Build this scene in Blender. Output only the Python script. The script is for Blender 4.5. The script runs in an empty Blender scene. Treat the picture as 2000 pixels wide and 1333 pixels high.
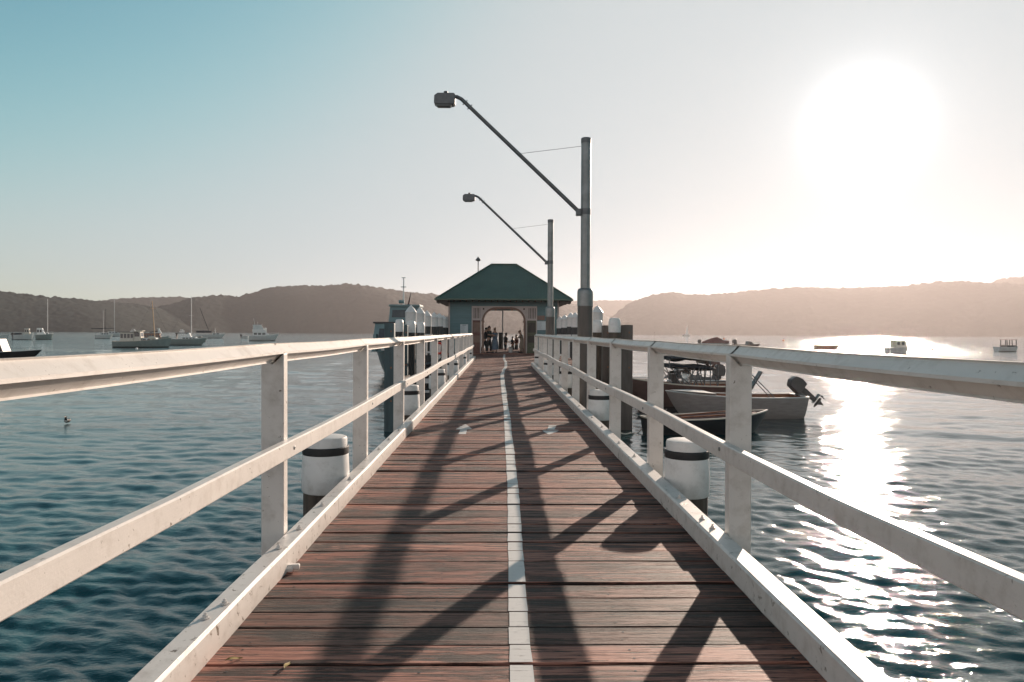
import bpy, bmesh, math, random
import numpy as np
from mathutils import Vector, Matrix, Euler, noise
random.seed(7); rng = np.random.default_rng(7)
R = math.radians; PI = math.pi
scene = bpy.context.scene
C = scene.collection

# ------------------------------------------------------------------ camera, sky, sun, exposure
F_PX = 1444.0                       # focal length in pixels of the 2000 px wide photograph
CAM_Z = 1.4; WATER_Z = -1.8
cam_d = bpy.data.cameras.new("camera"); cam = bpy.data.objects.new("camera", cam_d); C.objects.link(cam)
cam_d.sensor_width = 36; cam_d.lens = 36 * F_PX / 2000
cam_d.clip_start = 0.05; cam_d.clip_end = 20000
CR = Matrix.Rotation(R(-0.99), 3, 'Z') @ Matrix.Rotation(R(90 - 0.71), 3, 'X') @ Matrix.Rotation(R(0.28), 3, 'Z')
cam.matrix_world = Matrix.Translation((0, 0, CAM_Z)) @ CR.to_4x4()
scene.camera = cam
CP = Vector((0, 0, CAM_Z))
def ray(px, py):
    return (CR @ Vector(((px - 1000) / F_PX, (666.5 - py) / F_PX, -1))).normalized()
def at_z(px, py, z=WATER_Z):        # the point of the level z seen at a pixel
    d = ray(px, py); return CP + d * ((z - CAM_Z) / d.z)
def at_y(px, py, y):                # the point at the distance y seen at a pixel
    d = ray(px, py); return CP + d * (y / d.y)

SUN = ray(1690, 243)
sun_el = math.asin(SUN.z); sun_az = math.atan2(SUN.x, SUN.y)
world = bpy.data.worlds.new("World"); scene.world = world; world.use_nodes = True
wn = world.node_tree; bg = wn.nodes["Background"]
sky = wn.nodes.new("ShaderNodeTexSky"); sky.sky_type = 'NISHITA'; sky.sun_disc = False
sky.sun_elevation = sun_el; sky.sun_rotation = sun_az
sky.air_density = 1.0; sky.dust_density = 1.1; sky.ozone_density = 1.2; sky.altitude = 10
def wnode(t, **kw):
    n = wn.nodes.new(t)
    for k, v in kw.items(): setattr(n, k, v)
    return n
# thin high veil: the sky's brightness levels off towards the sun, with a narrow aureole round it
SKY_S = 0.13; SKY_M = (.465, .52, .545); SKY_P = 3.2; TINT = (.86, 1.09, .97)
GAIN = (1.92, 1.50, 1.56); GAM = (1.65, 1.5, 1.66); VEIL = (.15, .205, .27); OUT = .74; PINK = (1.15, .84, .74)
sepc = wnode("ShaderNodeSeparateColor"); wn.links.new(sky.outputs[0], sepc.inputs[0]); comb = wnode("ShaderNodeCombineColor")
def wm(op, a, b=None):
    n = wnode("ShaderNodeMath", operation=op)
    for i, v in enumerate((a, b)):
        if v is None: continue
        if isinstance(v, (int, float)): n.inputs[i].default_value = v
        else: wn.links.new(v, n.inputs[i])
    return n.outputs[0]
geo = wnode("ShaderNodeNewGeometry"); dot = wnode("ShaderNodeVectorMath", operation='DOT_PRODUCT')
wtc = wnode("ShaderNodeTexCoord"); wn.links.new(wtc.outputs['Generated'], dot.inputs[0]); dot.inputs[1].default_value = tuple(SUN)
ang2 = wm('MULTIPLY', wm('SUBTRACT', 1.0, dot.outputs['Value']), 2.0)          # about the squared angle
aur = wm('MULTIPLY', wm('EXPONENT', wm('MULTIPLY', ang2, -1 / R(2.5) ** 2)), 1.1)
wsep = wnode('ShaderNodeSeparateXYZ'); wn.links.new(wtc.outputs['Generated'], wsep.inputs[0])
veil = wm('EXPONENT', wm('MULTIPLY', wm('ABSOLUTE', wsep.outputs[2]), -1 / .16))     # paler air low over the horizon
# unseen warm glow added opposite the sun to lift the shaded faces
fill_glow = wm('MULTIPLY', wm('EXPONENT', wm('MULTIPLY', wm('ABSOLUTE', wsep.outputs[2]), -1 / .45)), wm('POWER', wm('MAXIMUM', wm('MULTIPLY', dot.outputs['Value'], -1.0), 0.0), .6))
aur2 = wm('MULTIPLY', wm('EXPONENT', wm('MULTIPLY', ang2, -1 / R(6.0) ** 2)), .14)
for i in range(3):
    c = wm('MULTIPLY', sepc.outputs[i], SKY_S * TINT[i])
    c = wm('ADD', wm('MULTIPLY', wm('POWER', c, GAM[i]), GAIN[i]), wm('MULTIPLY', veil, VEIL[i]))
    c = wm('DIVIDE', c, wm('POWER', wm('ADD', 1.0, wm('POWER', wm('MULTIPLY', c, 1 / SKY_M[i]), SKY_P)), 1 / SKY_P))
    c = wm('ADD', c, wm('ADD', aur, aur2))
    c = wm('ADD', c, wm('MULTIPLY', fill_glow, PINK[i]))
    wn.links.new(wm('MULTIPLY', c, OUT / SKY_S), comb.inputs[i])
wn.links.new(comb.outputs[0], bg.inputs[0]); bg.inputs[1].default_value = SKY_S
sd = bpy.data.lights.new("sun", 'SUN'); so = bpy.data.objects.new("sun", sd); C.objects.link(so)
sd.energy = 4.4; sd.angle = R(0.55); sd.color = (1.0, 0.81, 0.66)
so.rotation_euler = (-SUN).to_track_quat('-Z', 'Y').to_euler()
so.location = (60, 100, 60)
vs = scene.view_settings
vs.view_transform = 'Standard'; vs.look = 'None'; vs.gamma = 1; vs.exposure = 0.70
scene.cycles.use_denoising = True
scene.cycles.max_bounces = 6; scene.cycles.volume_bounces = 0
scene.cycles.transparent_max_bounces = 8
scene.cycles.sample_clamp_indirect = 4

# ------------------------------------------------------------------ materials
def new_mat(name):
    m = bpy.data.materials.new(name); m.use_nodes = True
    nt = m.node_tree; return m, nt, nt.nodes["Principled BSDF"]
def N(nt, typ, **kw):
    n = nt.nodes.new(typ)
    for k, v in kw.items():
        if k in ('inp',):
            for kk, vv in v.items(): n.inputs[kk].default_value = vv
        else: setattr(n, k, v)
    return n
def coords(nt, scale=(1, 1, 1), out='Object'):
    tc = N(nt, "ShaderNodeTexCoord"); mp = N(nt, "ShaderNodeMapping")
    mp.inputs['Scale'].default_value = scale
    nt.links.new(tc.outputs[out], mp.inputs['Vector']); return mp.outputs[0]
def noise_t(nt, vec, scale, detail=4, rough=.55, dist=0):
    n = N(nt, "ShaderNodeTexNoise"); n.inputs['Scale'].default_value = scale
    n.inputs['Detail'].default_value = detail; n.inputs['Roughness'].default_value = rough
    n.inputs['Distortion'].default_value = dist
    nt.links.new(vec, n.inputs['Vector']); return n.outputs[0]
def ramp(nt, fac, stops):
    r = N(nt, "ShaderNodeValToRGB"); el = r.color_ramp.elements
    while len(el) < len(stops): el.new(.5)
    for e, (p, c) in zip(el, stops):
        e.position = p; e.color = c if len(c) == 4 else (*c, 1)
    nt.links.new(fac, r.inputs[0]); return r.outputs[0]
def mix(nt, fac, a, b):
    m = N(nt, "ShaderNodeMix", data_type='RGBA')
    for s, v in ((m.inputs[0], fac), (m.inputs[6], a), (m.inputs[7], b)):
        if hasattr(v, 'links') or isinstance(v, bpy.types.NodeSocket): nt.links.new(v, s)
        elif isinstance(v, (int, float)): s.default_value = v
        else: s.default_value = (*v, 1)
    return m.outputs[2]
def mth(nt, op, a, b=None, c=None):
    m = N(nt, "ShaderNodeMath", operation=op)
    for i, v in enumerate((a, b, c)):
        if v is None: continue
        if isinstance(v, (int, float)): m.inputs[i].default_value = v
        else: nt.links.new(v, m.inputs[i])
    return m.outputs[0]
def bump(nt, bs, h, strength=.3, dist=.01):
    b = N(nt, "ShaderNodeBump"); b.inputs['Strength'].default_value = strength
    b.inputs['Distance'].default_value = dist
    nt.links.new(h, b.inputs['Height']); nt.links.new(b.outputs[0], bs.inputs['Normal']); return b
def plain(name, col, rough=.5, metal=0, var=.25, scale=6, bmp=.15, stretch=(1, 1, 1), spec=.5):
    m, nt, bs = new_mat(name)
    v = coords(nt, stretch); n = noise_t(nt, v, scale, 5)
    a = tuple(c * (1 - var) for c in col); b = tuple(min(1, c * (1 + var * .7)) for c in col)
    nt.links.new(ramp(nt, n, [(.3, a), (.7, b)]), bs.inputs['Base Color'])
    bs.inputs['Roughness'].default_value = rough; bs.inputs['Metallic'].default_value = metal
    bs.inputs['Specular IOR Level'].default_value = spec
    if bmp: bump(nt, bs, noise_t(nt, v, scale * 5, 4), bmp, .006)
    return m
def paint_mat(name, col=(.74, .70, .66), wood=(.16, .12, .09), wear=.62, fine=1.0, stretch=(1, 1, 1)):
    m, nt, bs = new_mat(name)
    v = coords(nt, stretch)
    blot = noise_t(nt, v, 1.6, 5, .6); grime = noise_t(nt, v, 9, 6, .65)
    c1 = ramp(nt, blot, [(.3, tuple(c * .86 for c in col)), (.75, col)])
    c2 = ramp(nt, grime, [(.25, tuple(c * .72 for c in (col[0], col[1] * .97, col[2] * .92))), (.5, (1, 1, 1))])
    mm = N(nt, "ShaderNodeMix", data_type='RGBA', blend_type='MULTIPLY'); mm.inputs[0].default_value = .5
    nt.links.new(c1, mm.inputs[6]); nt.links.new(c2, mm.inputs[7])
    chip = noise_t(nt, v, 26 * fine, 6, .72, .4)
    chipm = ramp(nt, chip, [(wear + .05, (0, 0, 0)), (wear + .07, (1, 1, 1))])
    col_o = mix(nt, chipm, mm.outputs[2], wood)
    nt.links.new(col_o, bs.inputs['Base Color'])
    bs.inputs['Roughness'].default_value = .42
    st = noise_t(nt, coords(nt, (3, 3, 3)), 30, 5, .6)
    st = mth(nt, 'ADD', st, mth(nt, 'MULTIPLY', noise_t(nt, coords(nt, (30, 1.2, 30)), 3, 6, .7), .9))
    h = mth(nt, 'SUBTRACT', mth(nt, 'MULTIPLY', st, .5), mth(nt, 'MULTIPLY', chipm, .5))
    bump(nt, bs, h, .35, .004)
    return m
M = {}
M['rail'] = paint_mat('white_rail_paint', (.72, .665, .62), wear=.60)
M['kerb'] = paint_mat('white_kerb_paint', (.70, .65, .61), wear=.56, fine=.6)
M['cap'] = paint_mat('white_pile_paint', (.74, .72, .70), wear=.66, fine=.8)
M['tar'] = plain('black_tar_band', (.022, .022, .024), .6, var=.4, scale=5, bmp=.4)
M['pile'] = plain('weathered_pile_timber', (.075, .058, .045), .8, var=.55, scale=2.2, bmp=.7, stretch=(6, 6, .6))
M['pile_dark'] = plain('dark_treated_pile', (.03, .032, .034), .65, var=.5, scale=2, bmp=.6, stretch=(6, 6, .5))
M['pile_blue'] = plain('blue_grey_fender_paint', (.045, .08, .09), .55, var=.35, scale=2, bmp=.4, stretch=(3, 3, .5))
M['pile_brown'] = plain('brown_grey_fender_timber', (.10, .085, .075), .6, var=.35, scale=2, bmp=.4, stretch=(3, 3, .5))
M['galv'] = plain('galvanised_steel', (.22, .23, .23), .45, .75, var=.2, scale=5, bmp=.05)
M['galv_d'] = plain('dull_grey_lamp_metal', (.13, .135, .14), .5, .5, var=.2, scale=8, bmp=.05)
M['lens'] = plain('lamp_lens', (.25, .26, .26), .15, 0, var=.1, bmp=0)
M['teal'] = plain('teal_weatherboard', (.075, .155, .17), .55, var=.18, scale=1.2, bmp=.1, stretch=(.5, 1, 6))
M['roof'] = plain('green_roof_sheet', (.048, .088, .064), .45, var=.2, scale=1.0, bmp=.1)
M['trim'] = plain('pale_trim_paint', (.42, .36, .34), .5, var=.1, scale=4, bmp=.05)
M['brown'] = plain('brown_arch_trim', (.17, .10, .075), .5, var=.2, scale=4, bmp=.05)
M['dark'] = plain('dark_interior_board', (.045, .035, .03), .7, var=.3, scale=4, bmp=.1)
M['redboard'] = plain('reddish_board', (.13, .055, .045), .6, var=.35, scale=7, bmp=.0)
M['greenboard'] = plain('green_brown_board', (.075, .085, .05), .6, var=.4, scale=7, bmp=.0)
M['paper'] = plain('notice_paper', (.5, .55, .56), .6, var=.06, scale=3, bmp=0)
M['ink'] = plain('notice_print', (.12, .15, .17), .6, var=.05, bmp=0)
M['white'] = plain('white_gelcoat', (.72, .72, .70), .3, var=.08, scale=3, bmp=.03)
M['cream'] = plain('cream_boat_paint', (.55, .50, .42), .35, var=.1, scale=3, bmp=.03)
M['grey'] = plain('pale_grey_hull', (.58, .60, .59), .35, var=.12, scale=2, bmp=.05)
M['alu'] = plain('aluminium_hull', (.33, .29, .275), .42, .1, var=.18, scale=3, bmp=.08, stretch=(1, 1, 5))
M['hull_green'] = plain('green_grey_hull', (.23, .28, .27), .35, var=.15, scale=2, bmp=.05)
M['hull_dark'] = plain('black_hull', (.018, .022, .026), .35, var=.3, scale=2, bmp=.05)
M['hull_brown'] = plain('dark_red_brown_hull', (.13, .075, .065), .4, var=.25, scale=2, bmp=.06)
M['navy'] = plain('navy_hull', (.02, .035, .05), .4, var=.2, scale=1, bmp=.05)
M['varnish'] = plain('varnished_timber', (.25, .10, .05), .35, var=.35, scale=3, bmp=.1, stretch=(1, 5, 5))
M['mast'] = plain('mast_timber', (.42, .27, .15), .45, var=.2, scale=3, bmp=.05)
M['alumast'] = plain('mast_aluminium', (.4, .41, .42), .4, .6, var=.1, bmp=0)
M['canvas'] = plain('dark_canvas', (.03, .035, .045), .8, var=.25, scale=6, bmp=.2)
M['canvas_red'] = plain('dull_red_tarpaulin', (.15, .05, .045), .75, var=.25, scale=4, bmp=.25)
M['sail'] = plain('sail_cloth', (.75, .74, .72), .8, var=.06, bmp=.05)
M['black'] = plain('black_plastic', (.02, .02, .022), .35, var=.2, bmp=.03)
M['motor'] = plain('dark_grey_outboard', (.05, .048, .05), .35, var=.2, bmp=.03)
M['rope'] = plain('pale_rope', (.5, .45, .4), .8, var=.3, scale=40, bmp=.5)
M['red'] = plain('red_plastic', (.55, .06, .04), .4, var=.15, bmp=.03)
M['rust'] = plain('rust_brown_steel', (.22, .10, .06), .7, var=.35, scale=9, bmp=.3)
M['orange'] = plain('orange_buoy', (.6, .16, .05), .5, var=.15, bmp=.05)
M['beam'] = plain('dark_bearer_timber', (.05, .038, .03), .85, var=.4, scale=2, bmp=.5, stretch=(1, 5, 5))
M['skin'] = plain('skin', (.42, .24, .17), .5, var=.06, bmp=0)
M['hair'] = plain('dark_hair', (.02, .014, .011), .6, var=.2, scale=60, bmp=.4)
M['hair_lt'] = plain('fair_hair', (.20, .12, .07), .6, var=.2, scale=60, bmp=.4)
M['cl_dark'] = plain('charcoal_cloth', (.03, .033, .04), .85, var=.2, scale=12, bmp=.25)
M['cl_navy'] = plain('navy_cloth', (.025, .035, .06), .85, var=.2, scale=12, bmp=.25)
M['cl_blue'] = plain('blue_grey_cloth', (.14, .20, .27), .85, var=.15, scale=12, bmp=.25)
M['cl_maroon'] = plain('maroon_cloth', (.09, .03, .032), .85, var=.2, scale=12, bmp=.25)
M['cl_beige'] = plain('beige_cloth', (.38, .30, .24), .85, var=.12, scale=12, bmp=.25)
M['cl_green'] = plain('dark_green_cloth', (.03, .05, .045), .85, var=.2, scale=12, bmp=.25)
M['feather'] = plain('black_feathers', (.018, .018, .02), .6, var=.4, scale=50, bmp=.4)
M['feather_w'] = plain('white_feathers', (.65, .63, .6), .7, var=.1, scale=50, bmp=.3)
M['beak'] = plain('grey_beak', (.14, .13, .11), .4, bmp=0)
M['leaf'] = plain('dry_leaf', (.28, .20, .06), .7, var=.3, scale=40, bmp=.2)
m, nt, bs = new_mat('window_glass'); bs.inputs['Base Color'].default_value = (.03, .035, .04, 1)
v = coords(nt); nt.links.new(ramp(nt, noise_t(nt, v, 2), [(.3, (.02, .024, .028)), (.8, (.05, .055, .06))]), bs.inputs['Base Color'])
bs.inputs['Roughness'].default_value = .06; M['glass'] = m
m, nt, bs = new_mat('clear_screen'); bs.inputs['Transmission Weight'].default_value = .95
bs.inputs['Roughness'].default_value = .03; bs.inputs['IOR'].default_value = 1.05; bs.inputs['Base Color'].default_value = (.9, .9, .9, 1); M['screen'] = m

# deck planks: grain along X, one tone per plank (attribute), open cracks
m, nt, bs = new_mat('weathered_deck_planks')
tone = N(nt, "ShaderNodeAttribute", attribute_name='tone')
tc = N(nt, "ShaderNodeTexCoord"); off = N(nt, "ShaderNodeVectorMath", operation='MULTIPLY_ADD')
sc_ = N(nt, "ShaderNodeVectorMath", operation='SCALE'); nt.links.new(tone.outputs['Color'], sc_.inputs[0]); sc_.inputs['Scale'].default_value = 37
ad = N(nt, "ShaderNodeVectorMath", operation='ADD'); nt.links.new(tc.outputs['Object'], ad.inputs[0]); nt.links.new(sc_.outputs[0], ad.inputs[1])
def smap(scale):
    mp = N(nt, "ShaderNodeMapping"); mp.inputs['Scale'].default_value = scale
    nt.links.new(ad.outputs[0], mp.inputs['Vector']); return mp.outputs[0]
g1 = noise_t(nt, smap((1.0, 24, 24)), 1.5, 9, .72, .6)
g2 = noise_t(nt, smap((2.2, 95, 95)), 1.3, 6, .7, .3)
bl = noise_t(nt, smap((1.3, 5, 5)), 1.2, 5, .6, .6)
sep = N(nt, "ShaderNodeSeparateColor"); nt.links.new(tone.outputs['Color'], sep.inputs[0])
basec = ramp(nt, mth(nt, 'ADD', mth(nt, 'MULTIPLY', sep.outputs[0], .55), mth(nt, 'MULTIPLY', bl, .45)),
    [(.2, (.13, .072, .056)), (.5, (.33, .135, .098)), (.8, (.58, .27, .20))])
fine = ramp(nt, g2, [(.34, (.26, .24, .24)), (.62, (1.12, 1.05, 1.0))])
mm = N(nt, "ShaderNodeMix", data_type='RGBA', blend_type='MULTIPLY'); mm.inputs[0].default_value = .95
nt.links.new(basec, mm.inputs[6]); nt.links.new(fine, mm.inputs[7])
crk_s = mth(nt, 'ADD', g1, mth(nt, 'MULTIPLY', mth(nt, 'SUBTRACT', bl, .5), .55))
crack = ramp(nt, crk_s, [(.43, (1, 1, 1)), (.505, (0, 0, 0))])
sp = noise_t(nt, smap((.45, 13, 13)), 1.4, 5, .6, .35)                       # long thin splits along the grain
split = ramp(nt, mth(nt, 'ABSOLUTE', mth(nt, 'SUBTRACT', sp, .5)), [(.006, (1, 1, 1)), (.020, (0, 0, 0))])
brk = ramp(nt, noise_t(nt, smap((1.6, 9, 9)), 1.1, 4, .6), [(.42, (0, 0, 0)), (.52, (1, 1, 1))])
crack = mth(nt, 'MAXIMUM', crack, mth(nt, 'MULTIPLY', split, brk))
col = mix(nt, mth(nt, 'MULTIPLY', crack, .92), mm.outputs[2], (.013, .010, .009))
nt.links.new(col, bs.inputs['Base Color'])
bs.inputs['Roughness'].default_value = .62; bs.inputs['Specular IOR Level'].default_value = .35
h = mth(nt, 'ADD', mth(nt, 'MULTIPLY', g2, .45), mth(nt, 'SUBTRACT', mth(nt, 'MULTIPLY', g1, .5), mth(nt, 'MULTIPLY', crack, .8)))
bump(nt, bs, h, 1.0, .012)
M['deck'] = m
# worn line paint: the timber shows through where the paint has gone
m, nt, bs = new_mat('worn_line_paint')
v = coords(nt, (2, 45, 1)); w = noise_t(nt, v, 2.2, 7, .7, .2); w2 = noise_t(nt, coords(nt), 14, 5, .6)
ms = ramp(nt, mth(nt, 'ADD', mth(nt, 'MULTIPLY', w, .7), mth(nt, 'MULTIPLY', w2, .3)), [(.36, (1, 1, 1)), (.44, (0, 0, 0))])
nt.links.new(mix(nt, mth(nt, 'MULTIPLY', ms, .8), (.66, .63, .60), (.10, .06, .05)), bs.inputs['Base Color'])
bs.inputs['Roughness'].default_value = .6; bump(nt, bs, w, .5, .003); M['line'] = m
# water
m, nt, bs = new_mat('harbour_water')
bs.inputs['Base Color'].default_value = (.003, .042, .047, 1)
bs.inputs['Roughness'].default_value = .045; bs.inputs['IOR'].default_value = 1.46
v = coords(nt, (1, 1.5, 1))
vb = coords(nt, (.06, .16, 1))
nA = noise_t(nt, v, 2.2, 5, .62, .3); nB = noise_t(nt, v, 9, 4, .6, .2)
gust = noise_t(nt, vb, .5, 4, .55)
h = mth(nt, 'ADD', mth(nt, 'MULTIPLY', nA, .75), mth(nt, 'MULTIPLY', nB, .2))
b1 = bump(nt, bs, h, 1, .05)
ln = N(nt, "ShaderNodeVectorMath", operation='LENGTH'); gp = N(nt, "ShaderNodeNewGeometry"); nt.links.new(gp.outputs['Position'], ln.inputs[0])
nt.links.new(mth(nt, 'MULTIPLY', mth(nt, 'MINIMUM', mth(nt, 'ADD', 1, mth(nt, 'DIVIDE', mth(nt, 'MAXIMUM', mth(nt, 'SUBTRACT', ln.outputs['Value'], 40), 0), 40)), 4.5), .034), b1.inputs['Distance'])   # only the coarse sheet beyond the modelled waves needs the stronger relief
nt.links.new(ramp(nt, gust, [(.35, (.45, .45, .45)), (.65, (1, 1, 1))]), b1.inputs['Strength'])
bs.inputs['Specular Tint'].default_value = (.86, 1, .985, 1)
M['water'] = m
# wooded hills
m, nt, bs = new_mat('wooded_hillside')
v = coords(nt); a = noise_t(nt, v, .011, 6, .6); b = noise_t(nt, v, .09, 6, .7)
c = ramp(nt, mth(nt, 'ADD', mth(nt, 'MULTIPLY', a, .5), mth(nt, 'MULTIPLY', b, .5)), [(.3, (.012, .021, .020)), (.5, (.018, .029, .027)), (.72, (.027, .037, .031))])
nt.links.new(c, bs.inputs['Base Color']); bs.inputs['Roughness'].default_value = .9; bs.inputs['Specular IOR Level'].default_value = .1
bump(nt, bs, b, .6, 2); M['hill'] = m

# ------------------------------------------------------------------ mesh helpers
class MB:
    def __init__(s): s.v = []; s.f = []
    def add(s, vs, fs):
        o = len(s.v); s.v += [tuple(p) for p in vs]; s.f += [tuple(i + o for i in f) for f in fs]; return s
    def box(s, x0, x1, y0, y1, z0, z1):
        return s.add([(x0,y0,z0),(x1,y0,z0),(x1,y1,z0),(x0,y1,z0),(x0,y0,z1),(x1,y0,z1),(x1,y1,z1),(x0,y1,z1)],
                     [(0,3,2,1),(4,5,6,7),(0,1,5,4),(1,2,6,5),(2,3,7,6),(3,0,4,7)])
    def bar(s, p, q, w, h, up=(0, 0, 1)):          # box from p to q, w wide, h high
        p = Vector(p); q = Vector(q); d = (q - p).normalized(); up = Vector(up)
        if abs(d.dot(up)) > .98: up = Vector((0, 1, 0))
        a = d.cross(up).normalized(); b = a.cross(d)
        vs = [e + a * (i * w / 2) + b * (j * h / 2) for e in (p, q) for i, j in ((-1,-1),(1,-1),(1,1),(-1,1))]
        return s.add(vs, [(0,1,2,3),(7,6,5,4),(0,4,5,1),(1,5,6,2),(2,6,7,3),(3,7,4,0)])
    def tube(s, pts, rad, n=10, cap=True):
        pts = [Vector(p) for p in pts]
        if not hasattr(rad, '__len__'): rad = [rad] * len(pts)
        d0 = (pts[1] - pts[0]).normalized(); ref = Vector((0, 0, 1)) if abs(d0.z) < .9 else Vector((0, 1, 0))
        vs = []
        for i, p in enumerate(pts):
            d = (pts[min(i + 1, len(pts) - 1)] - pts[max(i - 1, 0)]).normalized()
            a = d.cross(ref).normalized(); b = a.cross(d)
            vs += [p + (a * math.cos(2 * PI * k / n) + b * math.sin(2 * PI * k / n)) * rad[i] for k in range(n)]
        fs = [(i*n+k, i*n+(k+1)%n, (i+1)*n+(k+1)%n, (i+1)*n+k) for i in range(len(pts)-1) for k in range(n)]
        if cap: fs += [tuple(range(n-1, -1, -1)), tuple((len(pts)-1)*n + k for k in range(n))]
        return s.add(vs, fs)
    def lathe(s, prof, c=(0, 0, 0), n=28, sx=1, sy=1, wob=0, seed=0):     # (r, z) profile, bottom to top
        vs = []
        for r, z in prof:
            for k in range(n):
                a = 2 * PI * k / n
                rr = r * (1 + wob * noise.noise(Vector((math.cos(a) * 1.5 + seed, math.sin(a) * 1.5, z * .7))))
                vs.append((c[0] + rr * math.cos(a) * sx, c[1] + rr * math.sin(a) * sy, c[2] + z))
        m_ = len(prof)
        fs = [(i*n+k, i*n+(k+1)%n, (i+1)*n+(k+1)%n, (i+1)*n+k) for i in range(m_-1) for k in range(n)]
        fs += [tuple(range(n-1, -1, -1)), tuple((m_-1)*n + k for k in range(n))]
        return s.add(vs, fs)
    def prism(s, poly, axis, a, b):                # polygon extruded along an axis ('x','y','z')
        def P(u, v, t): return {'x': (t, u, v), 'y': (u, t, v), 'z': (u, v, t)}[axis]
        n = len(poly)
        vs = [P(u, v, a) for u, v in poly] + [P(u, v, b) for u, v in poly]
        return s.add(vs, [tuple(range(n-1, -1, -1)), tuple(range(n, 2*n))] + [(i, (i+1)%n, n+(i+1)%n, n+i) for i in range(n)])
    def sphere(s, c, rx, ry=None, rz=None, n=12, m_=8):
        ry = ry or rx; rz = rz or rx
        return s.lathe([(math.sin(PI * max(.02, min(.98, i / m_))), -math.cos(PI * i / m_) * rz) for i in range(m_ + 1)], c, n, rx, ry)
    def build(s, name, mat, parent=None, smooth=False, bevel=0, seg=2, ang=40, fix=True):
        me = bpy.data.meshes.new(name); me.from_pydata(s.v, [], s.f)
        if fix:
            bm = bmesh.new(); bm.from_mesh(me); bmesh.ops.recalc_face_normals(bm, faces=bm.faces); bm.to_mesh(me); bm.free()
        me.materials.append(M[mat] if isinstance(mat, str) else mat)
        o = bpy.data.objects.new(name, me); C.objects.link(o)
        if smooth:
            me.shade_smooth()
            try: me.set_sharp_from_angle(angle=R(ang))
            except Exception: pass
        if bevel:
            b = o.modifiers.new('bevel', 'BEVEL'); b.width = bevel; b.segments = seg; b.limit_method = 'ANGLE'; b.angle_limit = R(35)
        if parent is not None: o.parent = parent
        return o
def tag(o, label=None, cat=None, group=None, kind=None):
    if label: o['label'] = label
    if cat: o['category'] = cat
    if group: o['group'] = group
    if kind: o['kind'] = kind
    return o
def empty(name, loc=(0, 0, 0), rz=0, label=None, cat=None, group=None):
    o = bpy.data.objects.new(name, None); C.objects.link(o); o.location = loc; o.rotation_euler.z = rz
    o.empty_display_size = .2
    return tag(o, label, cat, group)
def copy_tree(o, parent=None):
    c = o.copy(); C.objects.link(c); c.parent = parent
    for ch in [x for x in list(bpy.data.objects) if x.parent == o]: copy_tree(ch, c)
    return c

# ------------------------------------------------------------------ water: one sheet, real waves near, finer ripples in the shader
def build_water():
    th_f = np.linspace(R(-50), R(50), 860)
    th_b = np.linspace(R(50), R(310), 50)[1:-1]
    rr = [0.9]
    while rr[-1] < 3200:
        r = rr[-1]
        rr.append(r * (1.0045 if r < 26 else 1.007 if r < 45 else 1.009 if r < 70 else 1.012 if r < 200 else 1.05))
    rr = np.array(rr); th = np.concatenate([th_f, th_b]); nc = len(th)
    Rr, T = np.meshgrid(rr, th, indexing='ij')
    X = Rr * np.sin(T); Y = Rr * np.cos(T); Z = np.zeros_like(X)
    spac = Rr * .0048
    g = np.random.default_rng(3)
    for i in range(64):
        lam = .20 * (5.0 / .20) ** (i / 63) * g.uniform(.9, 1.1)
        ang = R(78) + g.normal(0, R(26))
        k = 2 * PI / lam; kx, ky = k * math.cos(ang), k * math.sin(ang)
        slope = .0215 * (2.3 if lam < .55 else 1.0 if lam < 1.2 else .45)
        amp = slope * lam / (2 * PI) * 1.5
        w = np.clip((lam / spac - 3) / 4, 0, 1)
        ph = kx * X + ky * Y + g.uniform(0, 6.28) + .6 * np.sin(X * .21 + i) + .6 * np.sin(Y * .17 + 2 * i)
        mod = .6 + .4 * np.sin(X * .11 + i * 1.7) * np.sin(Y * .09 + i)
        Z += w * amp * mod * (np.sin(ph) + .24 * np.sin(2 * ph + PI / 2))
    nr = len(rr)
    V = np.stack([X, Y, Z + WATER_Z], -1).reshape(-1, 3)
    V = np.vstack([V, [[0, 0, WATER_Z]]])
    i = np.arange(nr - 1)[:, None]; j = np.arange(nc)[None, :]
    a = i * nc + j; b = i * nc + (j + 1) % nc
    quads = np.stack([a, b, b + nc, a + nc], -1).reshape(-1, 4)[:, ::-1]
    me = bpy.data.meshes.new('water')
    nq = len(quads)
    me.vertices.add(len(V)); me.vertices.foreach_set('co', V.astype(np.float32).ravel())
    tris = np.array([(nc * 0 + (j + 1) % nc, j, len(V) - 1) for j in range(nc)])[:, ::-1]
    loops = np.concatenate([quads.ravel(), tris.ravel()])
    me.loops.add(len(loops)); me.loops.foreach_set('vertex_index', loops.astype(np.int32))
    st = np.concatenate([np.arange(nq) * 4, nq * 4 + np.arange(nc) * 3])
    me.polygons.add(nq + nc); me.polygons.foreach_set('loop_start', st.astype(np.int32))
    me.update(calc_edges=True); me.validate()
    me.shade_smooth(); me.materials.append(M['water'])
    o = bpy.data.objects.new('water', me); C.objects.link(o)
    tag(o, 'rippled teal harbour water with sun glitter on the right', None, None, 'structure')
    # normals up
    if me.polygons[10].normal.z < 0:
        me.flip_normals()
build_water()

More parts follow.
